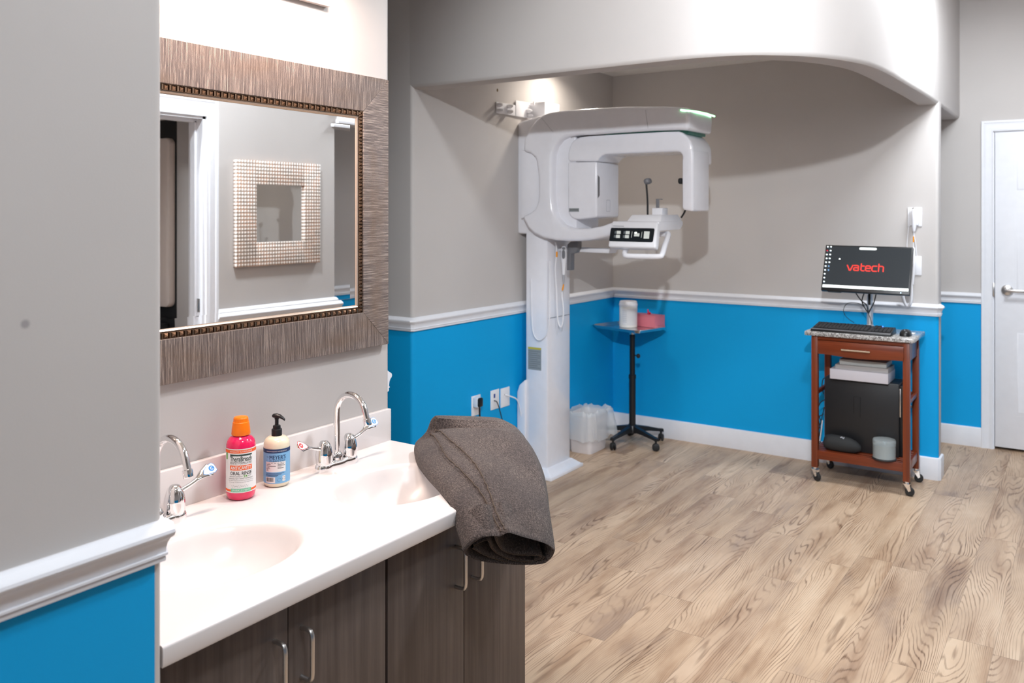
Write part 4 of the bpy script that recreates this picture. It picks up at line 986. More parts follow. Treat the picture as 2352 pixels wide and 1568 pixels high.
ppoly(m_, [(700, 680), (805, 685), (800, 750), (690, 747)], .0006, 1); ppoly(m_, [(706, 662), (750, 662), (748, 686), (704, 686)], .0009, 3)
ppoly(m_, [(903, 645), (1018, 648), (1003, 797), (888, 795)], .0006, 1); ppoly(m_, [(650, 650), (658, 650), (640, 775), (632, 775)], .0006, 1); ppoly(m_, [(855, 655), (862, 655), (844, 778), (836, 778)], .0006, 1)
m_.build('touch_panel', K, t, recalc=False)['label'] = 'black touch panel with lit buttons'
m_ = MB(); ppoly(m_, [(255, 524), (480, 532), (480, 548), (254, 540)], .0003, 0); m_.build('model_label', M_LGREY, t, recalc=False)
# body behind the panel running back
xR_ = at(*A8(1215, 520), 'y', 4.35)[0]; zt_ = at(*A8(1215, 435), 'y', 4.34).z; zb_ = at(*A8(1190, 640), 'y', 4.34).z; xL_ = TLp.x + .02
m_ = MB(); yk = at(*A8(1715, 500), 'x', xR_)[1]; m_.prism([(xR_, 4.345, zt_), (xR_, yk - .0, zt_), (xR_, yk, zb_ + .03), (xR_, yk - .04, zb_ + .005), (xR_, 4.345, zb_)], (xL_ - xR_, 0, 0), .008); m_.build('chin_unit_body', M_WHITEM, t)
z1_ = at(*A8(900, 300), 'y', 4.42).z; xa1, xb1 = at(*A8(640, 300), 'y', 4.40).x, at(*A8(1520, 300), 'y', 4.40).x; xa2, xb2 = at(*A8(545, 420), 'y', 4.37).x, at(*A8(1590, 420), 'y', 4.37).x
xb1 = min(xb1, xR_ - .01); xb2 = min(xb2, xR_ + .004)
m_ = MB(); m_.add(*bev([(xa2, 4.36, zt_ - .004), (xb2, 4.36, zt_ - .004), (xb2, yk - .02, zt_ - .004), (xa2, yk - .02, zt_ - .004), (xa1, 4.40, z1_), (xb1, 4.40, z1_), (xb1, yk - .05, z1_), (xa1, yk - .05, z1_)], [(0, 1, 2, 3), (4, 5, 6, 7), (0, 1, 5, 4), (1, 2, 6, 5), (2, 3, 7, 6), (3, 0, 4, 7)], .006, 2)); m_.build('chin_unit_cover', M_WHITEM, t)
yp = 4.47; a_, b_ = at(*A8(1060, 300), 'y', yp), at(*A8(1280, 155), 'y', yp)
m_ = MB(); m_.box(a_.x, b_.x, yp, yp + .075, z1_ - .006, b_.z, .005); m_.build('chin_rest', M_WHITEM, t)
bb0 = at(*A8(1145, 150), 'y', yp + .03); bb1 = at(*A8(1210, 0), 'y', yp + .03); wb = (bb1.x - bb0.x)
m_ = MB(); m_.box(bb0.x, bb0.x + wb, yp + .028, yp + .034, bb0.z - .01, bb1.z + .006, .001); m_.box(bb0.x, bb0.x + wb * 1.7, yp + .028, yp + .05, bb1.z + .004, bb1.z + .009, .001); m_.build('bite_block', M_GREYP, t)
def support(tp, pads, nm):
    s_ = MB(); s_.tube(catmull(tp, 6), .0055, 10); so_ = s_.build(nm, M_BLACKM, t); return so_
yl_ = 4.52
so_ = support([at(*A6(1321, 1075), 'y', yl_), at(*A6(1320, 960), 'y', yl_), at(*A6(1314, 870), 'y', yl_), at(*A6(1310, 820), 'y', yl_)], None, 'temple_support')
pd = MB(); q = at(*A6(1322, 805), 'y', yl_); pd.ball(q, .020, .028, .017, e=.7, M=Matrix.Translation(q) @ Matrix.Rotation(-.35, 4, 'Y') @ Matrix.Translation(-q)); pd.build('temple_pad', M_GREYP, so_)
so_ = support([at(*A6(1583, 1090), 'y', 4.66), at(*A6(1612, 1040), 'y', 4.66), at(*A6(1630, 960), 'y', 4.66), at(*A6(1606, 850), 'y', 4.66), at(*A6(1592, 812), 'y', 4.66)], None, 'temple_support')
pd = MB(); q = at(*A6(1580, 803), 'y', 4.66); pd.ball(q, .014, .020, .018, e=.8); pd.build('temple_pad', M_BLACKM, so_)
hb = [at(1444, 566, 'y', 4.44), at(*A8(505, 1060), 'y', 4.335), at(*A8(500, 1125), 'y', 4.30), at(*A8(560, 1155), 'y', 4.285), at(*A8(880, 1165), 'y', 4.285), at(*A8(1210, 1165), 'y', 4.285), at(*A8(1275, 1120), 'y', 4.30), at(*A8(1330, 950), 'y', 4.37), at(*A8(1400, 740), 'y', 4.46), at(*A8(1385, 690), 'y', 4.485), at(*A8(1300, 705), 'y', 4.49), at(*A8(1190, 712), 'y', 4.49)]
m_ = MB(); m_.tube(catmull(hb, 5), .0145, 14); m_.build('grip_bar', M_WHITEM, t)
# lower support bracket, handset holder
m_ = MB(); a_, b_ = at(1322, 581, 'x', -2.62), at(1365, 579, 'y', 4.60)
m_.add(*bev([(-2.74, 4.56, 1.395), (-2.38, 4.56, 1.39), (-2.38, 4.66, 1.39), (-2.74, 4.66, 1.395), (-2.74, 4.56, 1.37), (-2.39, 4.56, 1.365), (-2.39, 4.66, 1.365), (-2.74, 4.66, 1.37)], [(0, 1, 2, 3), (4, 5, 6, 7), (0, 1, 5, 4), (1, 2, 6, 5), (2, 3, 7, 6), (3, 0, 4, 7)], .004)); m_.build('side_bracket', M_WHITEM, t)
C7 = lambda x, y: (1180 + x * .20408, 540 + y * .20408)
yh = 4.50
m_ = MB(); m_.prism([at(*C7(x, y), 'y', yh + .02) for x, y in ((600, 105), (640, 70), (722, 70), (720, 150), (700, 195), (640, 210), (637, 395), (595, 395))], (0, .05, 0), .004); m_.build('handset_holder', M_GREYP, t)
ht = [(565, 125), (565, 150), (563, 200), (563, 270), (563, 320), (562, 380), (561, 445)]; rr_ = [.010, .0155, .0175, .0170, .0145, .0115, .0085]
m_ = MB(); m_.tube([at(*C7(x, y), 'y', yh) for x, y in ht], rr_, 16); hs = m_.build('handset', M_WHITEM, t, sharp=50)
m_ = MB(); q = at(*C7(560, 215), 'y', yh - .0175); m_.ball(q, .0115, .003, .027, e=.7); q = at(*C7(562, 148), 'y', yh - .0165); m_.ball(q, .011, .003, .008, e=.6); m_.build('handset_button', M_GREYP, hs)
m_ = MB(); m_.tube([at(*C7(562, 445), 'y', yh), at(*C7(562, 535), 'y', yh)], [.007, .004], 10); m_.tube([at(*C7(562, 535), 'y', yh), at(*C7(548, 625), 'y', yh)], .0035, 8); m_.build('cable_sleeve', M_LGREY, hs)
m_ = MB(); cp_ = [at(*C7(x, y), 'y', yh) for x, y in ((545, 640), (545, 700), (556, 800), (558, 900), (550, 985), (535, 1030), (512, 1010), (495, 940), (488, 800), (480, 600), (468, 380), (480, 250), (480, 130), (470, 80))]
m_.tube(catmull(cp_, 6), .0048, 8); m_.build('coiled_cable', M_WHITEM, t)
m_ = MB(); m_.tube([at(*C7(485, 185), 'y', yh - .001), at(*C7(484, 245), 'y', yh - .001)], .0056, 8); m_.build('orange_cable_tag', M_YTAG, t); m_ = MB(); m_.tube([at(*C7(561, 553), 'y', yh - .001), at(*C7(548, 620), 'y', yh - .001)], .0046, 8); m_.build('orange_cable_tag', M_YTAG, t)
m_ = MB(); cp_ = [at(1263, 600, 'y', 4.425), at(1262, 680, 'y', 4.425), at(1261, 740, 'y', 4.425), at(1255, 768, 'y', 4.425), at(1240, 781, 'y', 4.425), at(1228, 772, 'y', 4.425), at(1222, 740, 'y', 4.425), at(1220, 640, 'y', 4.425)]
m_.tube(catmull(cp_, 6), .004, 8); m_.build('hanging_cable', M_WHITEM, t)
# warning label on the column
m_ = MB(); a_, b_ = at(1213, 796, 'y', 4.435), at(1243, 851, 'y', 4.435); m_.box(a_.x, b_.x, 4.4345, 4.437, b_.z, a_.z); m_.box(a_.x, b_.x, 4.434, 4.4365, a_.z - .012, a_.z, m=1)
for i in range(9): m_.box(a_.x + .004, b_.x - .006 - .02 * (i % 3 == 1), 4.4341, 4.4365, a_.z - .026 - i * .0125, a_.z - .023 - i * .0125, m=2)
m_.build('warning_label', [M_LABG, mat('yellow_label', srgb(205, 190, 70), .5), mat('label_print', srgb(110, 116, 120), .5)], t)

# ------------------------------------------------------------------ wall bracket plate and boxes on the alcove wall
C4 = lambda x, y: (1120 + x * .08929, 180 + y * .08929)
xw_ = XA
t = thing('wall_bracket', 'white mounting bracket with angular knobs above the x-ray unit', 'bracket', (xw_, 4.6, 1.95))
m_ = MB(); q = [at(*C4(x, y), 'x', xw_ + .008) for x, y in ((235, 600), (235, 885), (1300, 1115), (1300, 800))]
yA, yB_ = q[0].y, q[2].y; zA, zB_ = q[1].z, q[0].z
m_.box(xw_ + .0005, xw_ + .008, yA, yB_ + .2, zA, zB_, .001); m_.build('plate', M_WHITEM, t)
for i, (x, y) in enumerate(((310, 685), (330, 825), (580, 720), (585, 855), (1060, 840), (1080, 960), (1310, 880))):
    p = at(*C4(x, y), 'x', xw_ + .02); m_ = MB(); m_.lathe([(.013, -.012), (.013, .0), (.016, .006), (.011, .02), (.005, .03), (0, .031)], n=6, M=Matrix.Translation((xw_ + .018, p.y - .008, p.z)) @ Matrix.Rotation(math.pi / 2, 4, 'Y')); m_.build('knob', M_WHITEM, t, sharp=15)
p0_, p1_ = at(*C4(720, 655), 'x', xw_ + .03), at(*C4(1480, 600), 'x', xw_ + .10)
m_ = MB(); th = .004
prof = [(0, .0), (0, .12)]
xo = .12; za_, zb2 = zA + .01, at(*C4(1480, 600), 'x', xw_ + xo).z; ye0 = at(*C4(720, 660), 'x', xw_ + .008).y; ye1 = at(*C4(1480, 600), 'x', xw_ + xo).y
m_.box(xw_ + .008, xw_ + xo, ye1 - .004, ye1, zA - .0, zb2, .0015)
m_.box(xw_ + .008, xw_ + .011, ye0, ye1 - .003, zA, zb2, .001)
ybk = ye1 + .17
m_.box(xw_ + .008, xw_ + xo, ye1, ye1 + .004, zA, zb2, .001)
m_.box(xw_ + xo - .004, xw_ + xo, ye1, ybk, zA - .02, zb2, .0015); m_.build('cover', M_WHITEM, t)
for x, y in ((1190, 560), (1270, 575), (1355, 585)): m_ = MB(); p = at(*C4(x, y), 'x', xw_ + .05); m_.lathe([(.006, 0), (.006, .018), (.004, .022), (0, .0225)], (p.x, p.y, p.z - .03), 10); m_.tube([(p.x, p.y, p.z - .03), (xw_ + .006, p.y, p.z - .03)], .003, 6); m_.build('fastener', M_WHITEM, t)
m_ = MB(); p = at(1143, 207, 'x', xw_ + .002); m_.ball((xw_ + .001, p.y, p.z), .002, .007, .010); tag(m_.build('wall_hole', mat('hole_dark', srgb(120, 100, 70), .9)), 'small dark screw hole in the wall above the white bracket', 'hole')

# ------------------------------------------------------------------ outlets
def plate(px0, px1, py0, py1, ax, val, label, sgn=1, cat='outlet', nm='outlet_plate', grp='wall plates in the alcove'):
    a_, b_ = at(px0, py0, ax, val), at(px1, py1, ax, val); zc = (at(px0, py0, ax, val).z + at(px1, py0, ax, val).z) / 2
    m_ = MB()
    if ax == 'x': yc = (a_.y + b_.y) / 2; t_ = thing(nm, label, cat, (val, yc, b_.z), grp); m_.box(val, val + .006, a_.y, b_.y, b_.z, b_.z + .115, .002)
    else: xc = (a_.x + b_.x) / 2; t_ = thing(nm, label, cat, (xc, val, b_.z), grp); m_.box(a_.x, b_.x, val - .006, val, b_.z, b_.z + .115, .002)
    m_.build('cover_plate', M_WHITEM, t_); return t_, a_, b_
def zfix(v): return v
t1, a_, b_ = plate(1082, 1102, 900, 950, 'x', XA, 'white wall plate with a black plug, left of the three in the alcove')
m_ = MB(); p = at(1098, 923, 'x', XA + .03); m_.box(XA + .006, XA + .045, p.y - .022, p.y + .022, p.z - .03, p.z + .028, .008); m_.build('socket_face', M_WHITEM, t1)
m_ = MB(); m_.box(XA + .010, XA + .055, p.y - .020, p.y + .020, p.z - .026, p.z + .026, .008); m_.tube(catmull([(XA + .04, p.y, p.z - .02), (XA + .045, p.y, p.z - .12), (XA + .06, p.y + .01, p.z - .40), (XA + .08, p.y + .05, .01)], 6), .005, 8)
tag(m_.build('power_plug', M_BLACK), 'black plug with cable in the left wall plate', 'plug')
t2, a_, b_ = plate(1126, 1145, 889, 936, 'x', XA, 'white wall plate with a small blue jack and thin grey cable, middle of three')
m_ = MB(); p = at(1136, 909, 'x', XA + .007); m_.box(XA + .004, XA + .0075, p.y - .008, p.y + .008, p.z - .012, p.z + .012, .001); m_.build('jack', mat('blue_jack', srgb(40, 70, 150), .4), t2)
m_ = MB(); p = at(1136, 920, 'x', XA + .01); m_.tube(catmull([(XA + .006, p.y, p.z), (XA + .03, p.y, p.z - .01), (XA + .04, p.y + .03, p.z - .10), (XA + .04, p.y + .08, p.z - .25), (XA + .05, p.y + .10, .01)], 6), .003, 6); tag(m_.build('data_cable', M_BLACKM), 'thin dark cable hanging from the middle wall plate', 'cable')
t3, a_, b_ = plate(1149, 1169, 881, 930, 'x', XA, 'white wall plate with a white cable, right of the three beside the x-ray unit')
m_ = MB(); p = at(1160, 906, 'x', XA + .007); m_.lathe([(.004, -.002), (.004, .002), (0, .0025)], M=Matrix.Translation((XA + .006, p.y, p.z)) @ Matrix.Rotation(math.pi / 2, 4, 'Y'), n=12); m_.build('cable_hole', M_BLACKM, t3)
m_ = MB(); m_.tube(catmull([(XA + .006, p.y, p.z), (XA + .03, p.y + .02, p.z - .01), (XA + .04, p.y + .09, p.z - .05), (XA + .03, p.y + .14, p.z - .16), (XA + .03, p.y + .15, .3), (XA + .03, p.y + .15, .01)], 6), .0042, 8); tag(m_.build('white_cable', M_WHITEM), 'white cable running from the right wall plate to the x-ray unit', 'cable')

# ------------------------------------------------------------------ waste bin with liner
cx_, cy_ = -2.845, 5.13
t = thing('waste_bin', 'small white waste bin with a clear plastic liner behind the x-ray unit', 'waste bin', (cx_, cy_, 0))
def rr_ring(w_, h_, r_, z, n=5): return [(cx_ + x, cy_ + y, z) for x, y in rrect(w_, h_, r_, n)]
lv = [(.155, .225, .025, .0), (.160, .232, .028, .006), (.188, .268, .032, .245), (.196, .276, .034, .250), (.196, .276, .034, .256), (.186, .266, .030, .256), (.158, .228, .025, .01)]
m_ = MB(); vv = [p for l_ in lv for p in rr_ring(*l_)]; N = len(rr_ring(*lv[0])); m_.add(vv, [(i * N + k, i * N + (k + 1) % N, (i + 1) * N + (k + 1) % N, (i + 1) * N + k) for i in range(len(lv) - 1) for k in range(N)] + [list(range(N)), [(len(lv) - 1) * N + k for k in range(N)]]); m_.build('bin_body', M_BIN, t)
m_ = MB(); N = 72; vv = []; rg = random.Random(2); fz = [rg.random() for _ in range(N)]
for j, (s_, z) in enumerate([(.90, .14), (.93, .22), (.97, .27), (1.04, .278), (1.10, .268), (1.14, .235), (1.16, .19), (1.18, .15), (1.17, .11)]):
    for k in range(N):
        a = 2 * math.pi * k / N; q_ = .5 ** .5
        X_ = .098 * math.copysign(min(1, abs(math.cos(a)) ** .5), math.cos(a)); Y_ = .138 * math.copysign(min(1, abs(math.sin(a)) ** .5), math.sin(a))
        cr = (math.sin(k * .9 + j * .5) * .5 + math.sin(k * 2.3 - j * .8) * .35 + (fz[k] - .5)) * (.010 if j > 2 else .004)
        e_ = .05 * max(0, math.cos(a - .9)) ** 6 * (j / 8 if j > 3 else 0)
        vv.append((cx_ + X_ * s_ * (1 + cr * 3) + e_, cy_ + Y_ * s_ * (1 + cr * 3) + e_ * .3, z + cr * 1.3 - (.03 * fz[k] if j == 8 else 0)))
m_.add(vv, [(i * N + k, i * N + (k + 1) % N, (i + 1) * N + (k + 1) % N, (i + 1) * N + k) for i in range(8) for k in range(N)]); m_.build('bin_liner', M_BAG, t, recalc=False, sharp=60)['label'] = 'clear crumpled plastic liner'

# ------------------------------------------------------------------ instrument stand with tray
sx_, sy_ = -2.672, 5.452; ZTR = .79
t = thing('tray_stand', 'black five-wheeled instrument stand with a steel tray in the alcove corner', 'stand', (sx_, sy_, 0))
m_ = MB(); m_.tube([(sx_, sy_, .10), (sx_, sy_, .46)], .023, 18); m_.tube([(sx_, sy_, .46), (sx_, sy_, .775)], .019, 18); m_.lathe([(.026, .45), (.026, .475), (.02, .48)], (sx_, sy_, 0), 18); po = m_.build('pole', M_BLACK, t)
m_ = MB(); m_.tube([(sx_ + .02, sy_ - .008, .615), (sx_ + .045, sy_ - .018, .615)], .005, 8); m_.ball((sx_ + .056, sy_ - .022, .615), .014, .014, .016); m_.build('clamp_knob', M_BLACKM, po)
m_ = MB(); m_.lathe([(.045, .075), (.045, .10), (.034, .125), (.024, .13)], (sx_, sy_, 0), 20)
angs = [-96, -24, 48, 120, 192]
for d in angs:
    a = math.radians(d); D = V(math.cos(a), math.sin(a), 0); S_ = V(-D.y, D.x, 0); o0 = V(sx_, sy_, 0); L_ = .245 if d != 48 else .215
    if d == 120: L_ = .20
    secs = [(.02, .024, .085, .125), (.12, .020, .082, .108), (L_ - .02, .016, .072, .090), (L_ + .015, .016, .066, .086)]; vv = []
    for r_, w_, z0_, z1_ in secs: vv += [o0 + D * r_ + S_ * w_ + V(0, 0, z0_), o0 + D * r_ - S_ * w_ + V(0, 0, z0_), o0 + D * r_ - S_ * w_ * .7 + V(0, 0, z1_), o0 + D * r_ + S_ * w_ * .7 + V(0, 0, z1_)]
    m_.add(vv, [(i * 4 + k, i * 4 + (k + 1) % 4, i * 4 + 4 + (k + 1) % 4, i * 4 + 4 + k) for i in range(3) for k in range(4)] + [(0, 1, 2, 3), (12, 13, 14, 15)])
m_.build('star_base', M_BLACK, t, sharp=30)
for d in angs:
    a = math.radians(d); L_ = {48: .215, 120: .20}.get(d, .245); c_ = V(sx_ + L_ * math.cos(a), sy_ + L_ * math.sin(a), 0); r2 = Matrix.Rotation(a + .9, 4, 'Z')
    w_ = MB()
    for s_ in (-1, 1): w_.lathe([(0, -.006), (.020, -.006), (.025, -.003), (.025, .003), (.020, .006), (0, .006)], n=20, M=Matrix.Translation(c_ + V(0, 0, .025)) @ r2 @ Matrix.Translation((0, s_ * .011, 0)) @ Matrix.Rotation(math.pi / 2, 4, 'X'))
    w_.tube([c_ + V(0, 0, .03), c_ + V(0, 0, .075)], .008, 10); w_.ball(c_ + V(0, 0, .034), .022, .010, .018); w_.build('caster', M_BLACKM, t)
rot = Matrix.Translation((sx_ - .045, sy_ + .03, ZTR)) @ Matrix.Rotation(math.radians(-15), 4, 'Z')
m_ = MB(); lv = [(.400, .270, .03, .004), (.405, .275, .03, .0), (.425, .295, .035, .012), (.440, .310, .04, .020), (.452, .322, .045, .021), (.450, .320, .045, .0235), (.438, .308, .04, .0225), (.422, .292, .035, .014), (.40, .27, .03, .0035)]
vv = [(x, y, z) for w_, h_, r_, z in lv for x, y in rrect(w_, h_, r_, 5)]; N = 24
m_.add(vv, [(i * N + k, i * N + (k + 1) % N, (i + 1) * N + (k + 1) % N, (i + 1) * N + k) for i in range(len(lv) - 1) for k in range(N)] + [list(range(N)), [(len(lv) - 1) * N + k for k in range(N)]], M=rot); m_.lathe([(.024, -.03), (.024, .0), (.05, .001)], (sx_, sy_, ZTR), 20); m_.build('tray', M_STEEL, t)['label'] = 'shallow stainless steel tray'
# wipes tub and glove box on the tray
pj = at(1436, 752, 'z', ZTR + .006); jx, jy = pj.x, pj.y + .05
t = thing('wipes_tub', 'white round wipes tub on the steel tray of the stand', 'tub', (jx, jy, ZTR + .005))
m_ = MB(); m_.lathe([(0, .0), (.059, 0), (.063, .005), (.063, .150), (.061, .155)], (jx, jy, ZTR + .005), 40); m_.build('tub_body', mat('tub_white', srgb(240, 240, 238), .4), t)
m_ = MB(); m_.lathe([(.061, .150), (.0655, .152), (.0655, .166), (.063, .169), (.062, .172), (.062, .180), (.058, .186), (0, .187)], (jx, jy, ZTR + .005), 40); m_.build('lid', M_WHITEM, t)
m_ = MB(); fn = cyl_fn(jx, jy, ZTR + .005, .0632, facing(jx, jy)); put_rect(m_, -.05, .075, .02, .135, lambda u, v: fn(u, v, .0003), 0, 16)
for i in range(7): put_rect(m_, -.044, -.012, .118 - i * .013, .121 - i * .013, lambda u, v: fn(u, v, .0006), 1, 6)
m_.build('tub_label', [mat('label_offwhite', srgb(232, 233, 236), .5), mat('label_greyprint', srgb(186, 190, 200), .5)], t, recalc=False)
pg = at(1485, 750, 'z', ZTR + .006); Mg = Matrix.Translation((pg.x + .0, pg.y + .04, ZTR + .0055)) @ Matrix.Rotation(math.radians(-15), 4, 'Z')
t = thing('glove_box', 'pink tissue-style glove box behind the wipes tub on the steel tray', 'box', (pg.x, pg.y + .04, ZTR + .005))
m_ = MB(); m_.box(-.12, .10, -.055, .055, 0, .085, .002, M=Mg); m_.build('carton', mat('pink_carton', srgb(232, 132, 148), .5, noise=.1, nscale=14), t)
m_ = MB(); m_.tube([Mg @ V(.0, 0, .084), Mg @ V(-.006, .0, .10), Mg @ V(-.014, .004, .118)], [.012, .007, .004], 8); m_.tube([Mg @ V(.0, 0, .084), Mg @ V(.012, .0, .098)], [.011, .006], 8); m_.build('glove_tip', mat('red_glove', srgb(214, 40, 80), .5), t)

# ------------------------------------------------------------------ cart
X0, X1, YA, YC = -1.405, -.862, 5.285, 5.625; ZG = .898
t = thing('rolling_cart', 'cherry wood rolling cart with a speckled granite top by the back wall', 'cart', ((X0 + X1) / 2, (YA + YC) / 2, 0))
m_ = MB(); m_.box(-1.44, -.835, 5.262, 5.645, ZG - .026, ZG, .005); m_.build('granite_top', M_GRANITE, t)['label'] = 'speckled grey granite top'
LG = .036
for nm_, xa, ya in (('leg', X0, YA), ('leg', X1 - LG, YA), ('leg', X0, YC - LG), ('leg', X1 - LG, YC - LG)):
    m_ = MB(); m_.box(xa, xa + LG, ya, ya + LG, .082, ZG - .027, .002); lo = m_.build(nm_, M_CHERRY, t)
    c_ = V(xa + LG / 2, ya + LG / 2, 0); sw = random.uniform(-1, .2); r2 = Matrix.Rotation(sw, 4, 'Z'); off = r2 @ V(.016, 0, 0)
    k_ = MB(); k_.tube([c_ + V(0, 0, .088), c_ + V(0, 0, .068)], .011, 12)
    for s_ in (-1, 1): k_.prism([c_ + r2 @ V(x_, s_ * .013, z_) for x_, z_ in ((-.016, .07), (.018, .07), (.024, .034), (.012, .026), (-.002, .05))], r2 @ V(0, s_ * .0015, 0))
    k_.prism([c_ + r2 @ V(x_, y_, .066) for x_, y_ in ((-.018, -.014), (.02, -.014), (.02, .014), (-.018, .014))], (0, 0, .004)); k_.build('caster_bracket', M_CHROME, lo)
    k_ = MB(); k_.lathe([(0, -.010), (.020, -.010), (.025, -.006), (.025, .006), (.020, .010), (0, .010)], n=24, M=Matrix.Translation(c_ + off + V(0, 0, .0255)) @ r2 @ Matrix.Rotation(math.pi / 2, 4, 'X')); k_.build('caster_wheel', M_RUBBER, lo)
m_ = MB()
m_.box(X0 + LG, X1 - LG, YA + .006, YA + .020, ZG - .050, ZG - .027, .001); m_.box(X0 + LG, X1 - LG, YC - .02, YC - .006, ZG - .14, ZG - .027, .001)
for xa in (X0 + .008, X1 - .022): m_.box(xa, xa + .014, YA + LG, YC - LG, ZG - .14, ZG - .027, .001)
m_.build('apron', M_CHERRYX, t)
zd1, zd0 = ZG - .052, ZG - .132
dr = MB(); pts = [(X0 + LG + .002, zd1), (X1 - LG + .006, zd1), (X1 - LG + .006, zd0)] + [(lerp(X1 - LG - .04, X0 + LG + .06, k / 12), zd0 - .010 * math.sin(math.pi * k / 12)) for k in range(13)] + [(X0 + LG + .002, zd0)]
dr.prism([(x, YA - .012, z) for x, z in pts], (0, .02, 0), .0015); dr.box(X0 + LG + .01, X1 - LG - .01, YA + .008, YC - .06, zd0 + .004, zd1 - .01); dro = dr.build('drawer', M_CHERRYX, t)
h = MB(); ha, hb_ = at(1932, 804, 'y', YA - .035), at(1998, 808, 'y', YA - .035); hz_ = (ha.z + hb_.z) / 2
h.tube([(ha.x, YA - .035, hz_), (hb_.x, YA - .035, hz_)], .0055, 12)
for f_ in (.2, .82): h.tube([(lerp(ha.x, hb_.x, f_), YA - .035, hz_), (lerp(ha.x, hb_.x, f_), YA - .011, hz_)], .004, 8)
h.build('drawer_pull', mat('champagne_metal', (.72, .62, .5), .3, 1), dro)
zs = .178
m_ = MB(); m_.box(X0 + LG - .002, X1 - LG + .002, YA + .004, YA + .022, zs - .044, zs + .006, .001); m_.box(X0 + LG - .002, X1 - LG + .002, YC - .022, YC - .004, zs - .044, zs + .006, .001)
for xa in (X0 + .006, X1 - .024): m_.box(xa, xa + .018, YA + LG - .002, YC - LG + .002, zs - .044, zs + .006, .001)
m_.build('shelf_frame', M_CHERRYX, t)
m_ = MB()
for k in range(7): ya = YA + .026 + k * .0415; m_.box(X0 + .022, X1 - .022, ya, ya + .030, zs - .002, zs + .008, .0015)
m_.build('slatted_shelf', M_CHERRYX, t)
m_ = MB()
for xa in (X0 + .008, X1 - .026): m_.box(xa, xa + .018, YA + LG - .002, YC - LG + .002, .512, .535, .001)
m_.box(X0 + LG - .02, X1 - LG + .02, YC - .024, YC - .006, .512, .535, .001); m_.build('side_rail', M_CHERRYX, t)
zsh = zs + .0085
# computer tower on its side panel view
t = thing('computer_tower', 'wide black computer tower on the lower shelf of the cart', 'computer', (-1.15, 5.45, zsh))
m_ = MB(); m_.box(-1.352, -.935, 5.385, 5.575, zsh, .612, .004); m_.build('case', mat('black_satin_case', srgb(34, 34, 36), .42), t)
m_ = MB(); qa, qb = at(1961, 910, 'y', 5.384), at(1976, 950, 'y', 5.384)
m_.tube([(qa.x, 5.3845, qb.z), (qa.x, 5.3845, qa.z), (qb.x, 5.3845, qa.z), (qb.x, 5.3845, qb.z - .02)], .0014, 5); m_.build('panel_groove', M_BLACK, t)
m_ = MB(); m_.box(-.936, -.905, 5.40, 5.565, zsh + .004, .60, .004); m_.box(-.934, -.926, 5.392, 5.398, .42, .585, .001, m=1); m_.build('front_bezel', [M_BLACK, M_NICKEL], t)
# papers on top
def block(nm_, px0, px1, pyt, pyb, Y, dpt, m__, label, b=.002, rotz=0, z0=None, cat='box'):
    a_, b_ = at(px0, pyt, 'y', Y), at(px1, pyb, 'y', Y); m_ = MB(); zz0 = z0 if z0 is not None else b_.z
    cx__, cy__ = (a_.x + b_.x) / 2, Y + dpt / 2; M_ = Matrix.Translation((cx__, cy__, 0)) @ Matrix.Rotation(rotz, 4, 'Z')
    m_.box(-(b_.x - a_.x) / 2, (b_.x - a_.x) / 2, -dpt / 2, dpt / 2, zz0, a_.z, b, M=M_); return tag(m_.build(nm_, m__), label, cat), a_.z
_, zt1 = block('document_box', 1906, 2040, 846, 878, 5.345, .21, mat('white_carton', srgb(214, 210, 216), .55), 'flat white carton on top of the computer tower', z0=.6125)
_, zt2 = block('folder', 1918, 2040, 836, 850, 5.36, .19, mat('folder_grey', srgb(180, 176, 174), .6), 'thin grey folder on the flat white carton', z0=zt1 + .0005, cat='folder')
_, zt3 = block('paper_stack', 1928, 2036, 824, 836, 5.375, .17, mat('paper_grey', srgb(200, 202, 198), .6), 'stack of pale papers under the cart drawer, topmost on the carton', z0=zt2 + .0005, cat='papers')
# speaker pouch
pc = at(1934, 1049, 'z', zsh); M_PCH = mat('black_mesh_fabric', (.022, .023, .024), .75, bump=.5, bscale=700)
yq = 5.338; pa, pb = at(1892, 1032, 'y', yq), at(1978, 1040, 'y', yq)
t = thing('speaker_pouch', 'rounded black zip pouch lying on the front of the cart shelf', 'pouch', ((pa.x + pb.x) / 2, yq, zsh))
m_ = MB(); L_ = pb.x - pa.x; vv = []; n = 20; sc_ = [(0, .3), (.02, .62), (.07, .86), (.2, 1.0), (.5, 1.0), (.7, .93), (.85, .74), (.94, .52), (.985, .36), (1.0, .2)]
for f_, s_ in sc_:
    for k in range(n):
        a = 2 * math.pi * k / n; vv.append((pa.x + L_ * f_, yq + .043 * s_ * math.cos(a), zsh + .001 + .048 - .006 * f_ * 1.4 + .048 * s_ * math.sin(a) * (1 if math.sin(a) > 0 else .98) - (1 - s_) * .012))
m_.add(vv, [(i * n + k, i * n + (k + 1) % n, (i + 1) * n + (k + 1) % n, (i + 1) * n + k) for i in range(len(sc_) - 1) for k in range(n)] + [list(range(n)), [(len(sc_) - 1) * n + k for k in range(n)]]); m_.build('pouch_body', M_PCH, t, sharp=60)
m_ = MB(); q = at(1934, 1010, 'y', yq - .028); fn = plane_fn(V(q.x, yq - .024, zsh + .092), (1, 0, -.12), (0, .75, .66)); put_text(m_, 'AJ', .014, .024, 0, -.004, fn, 0, bold=.03); m_.build('pouch_emblem', M_LGREY, t, recalc=False)
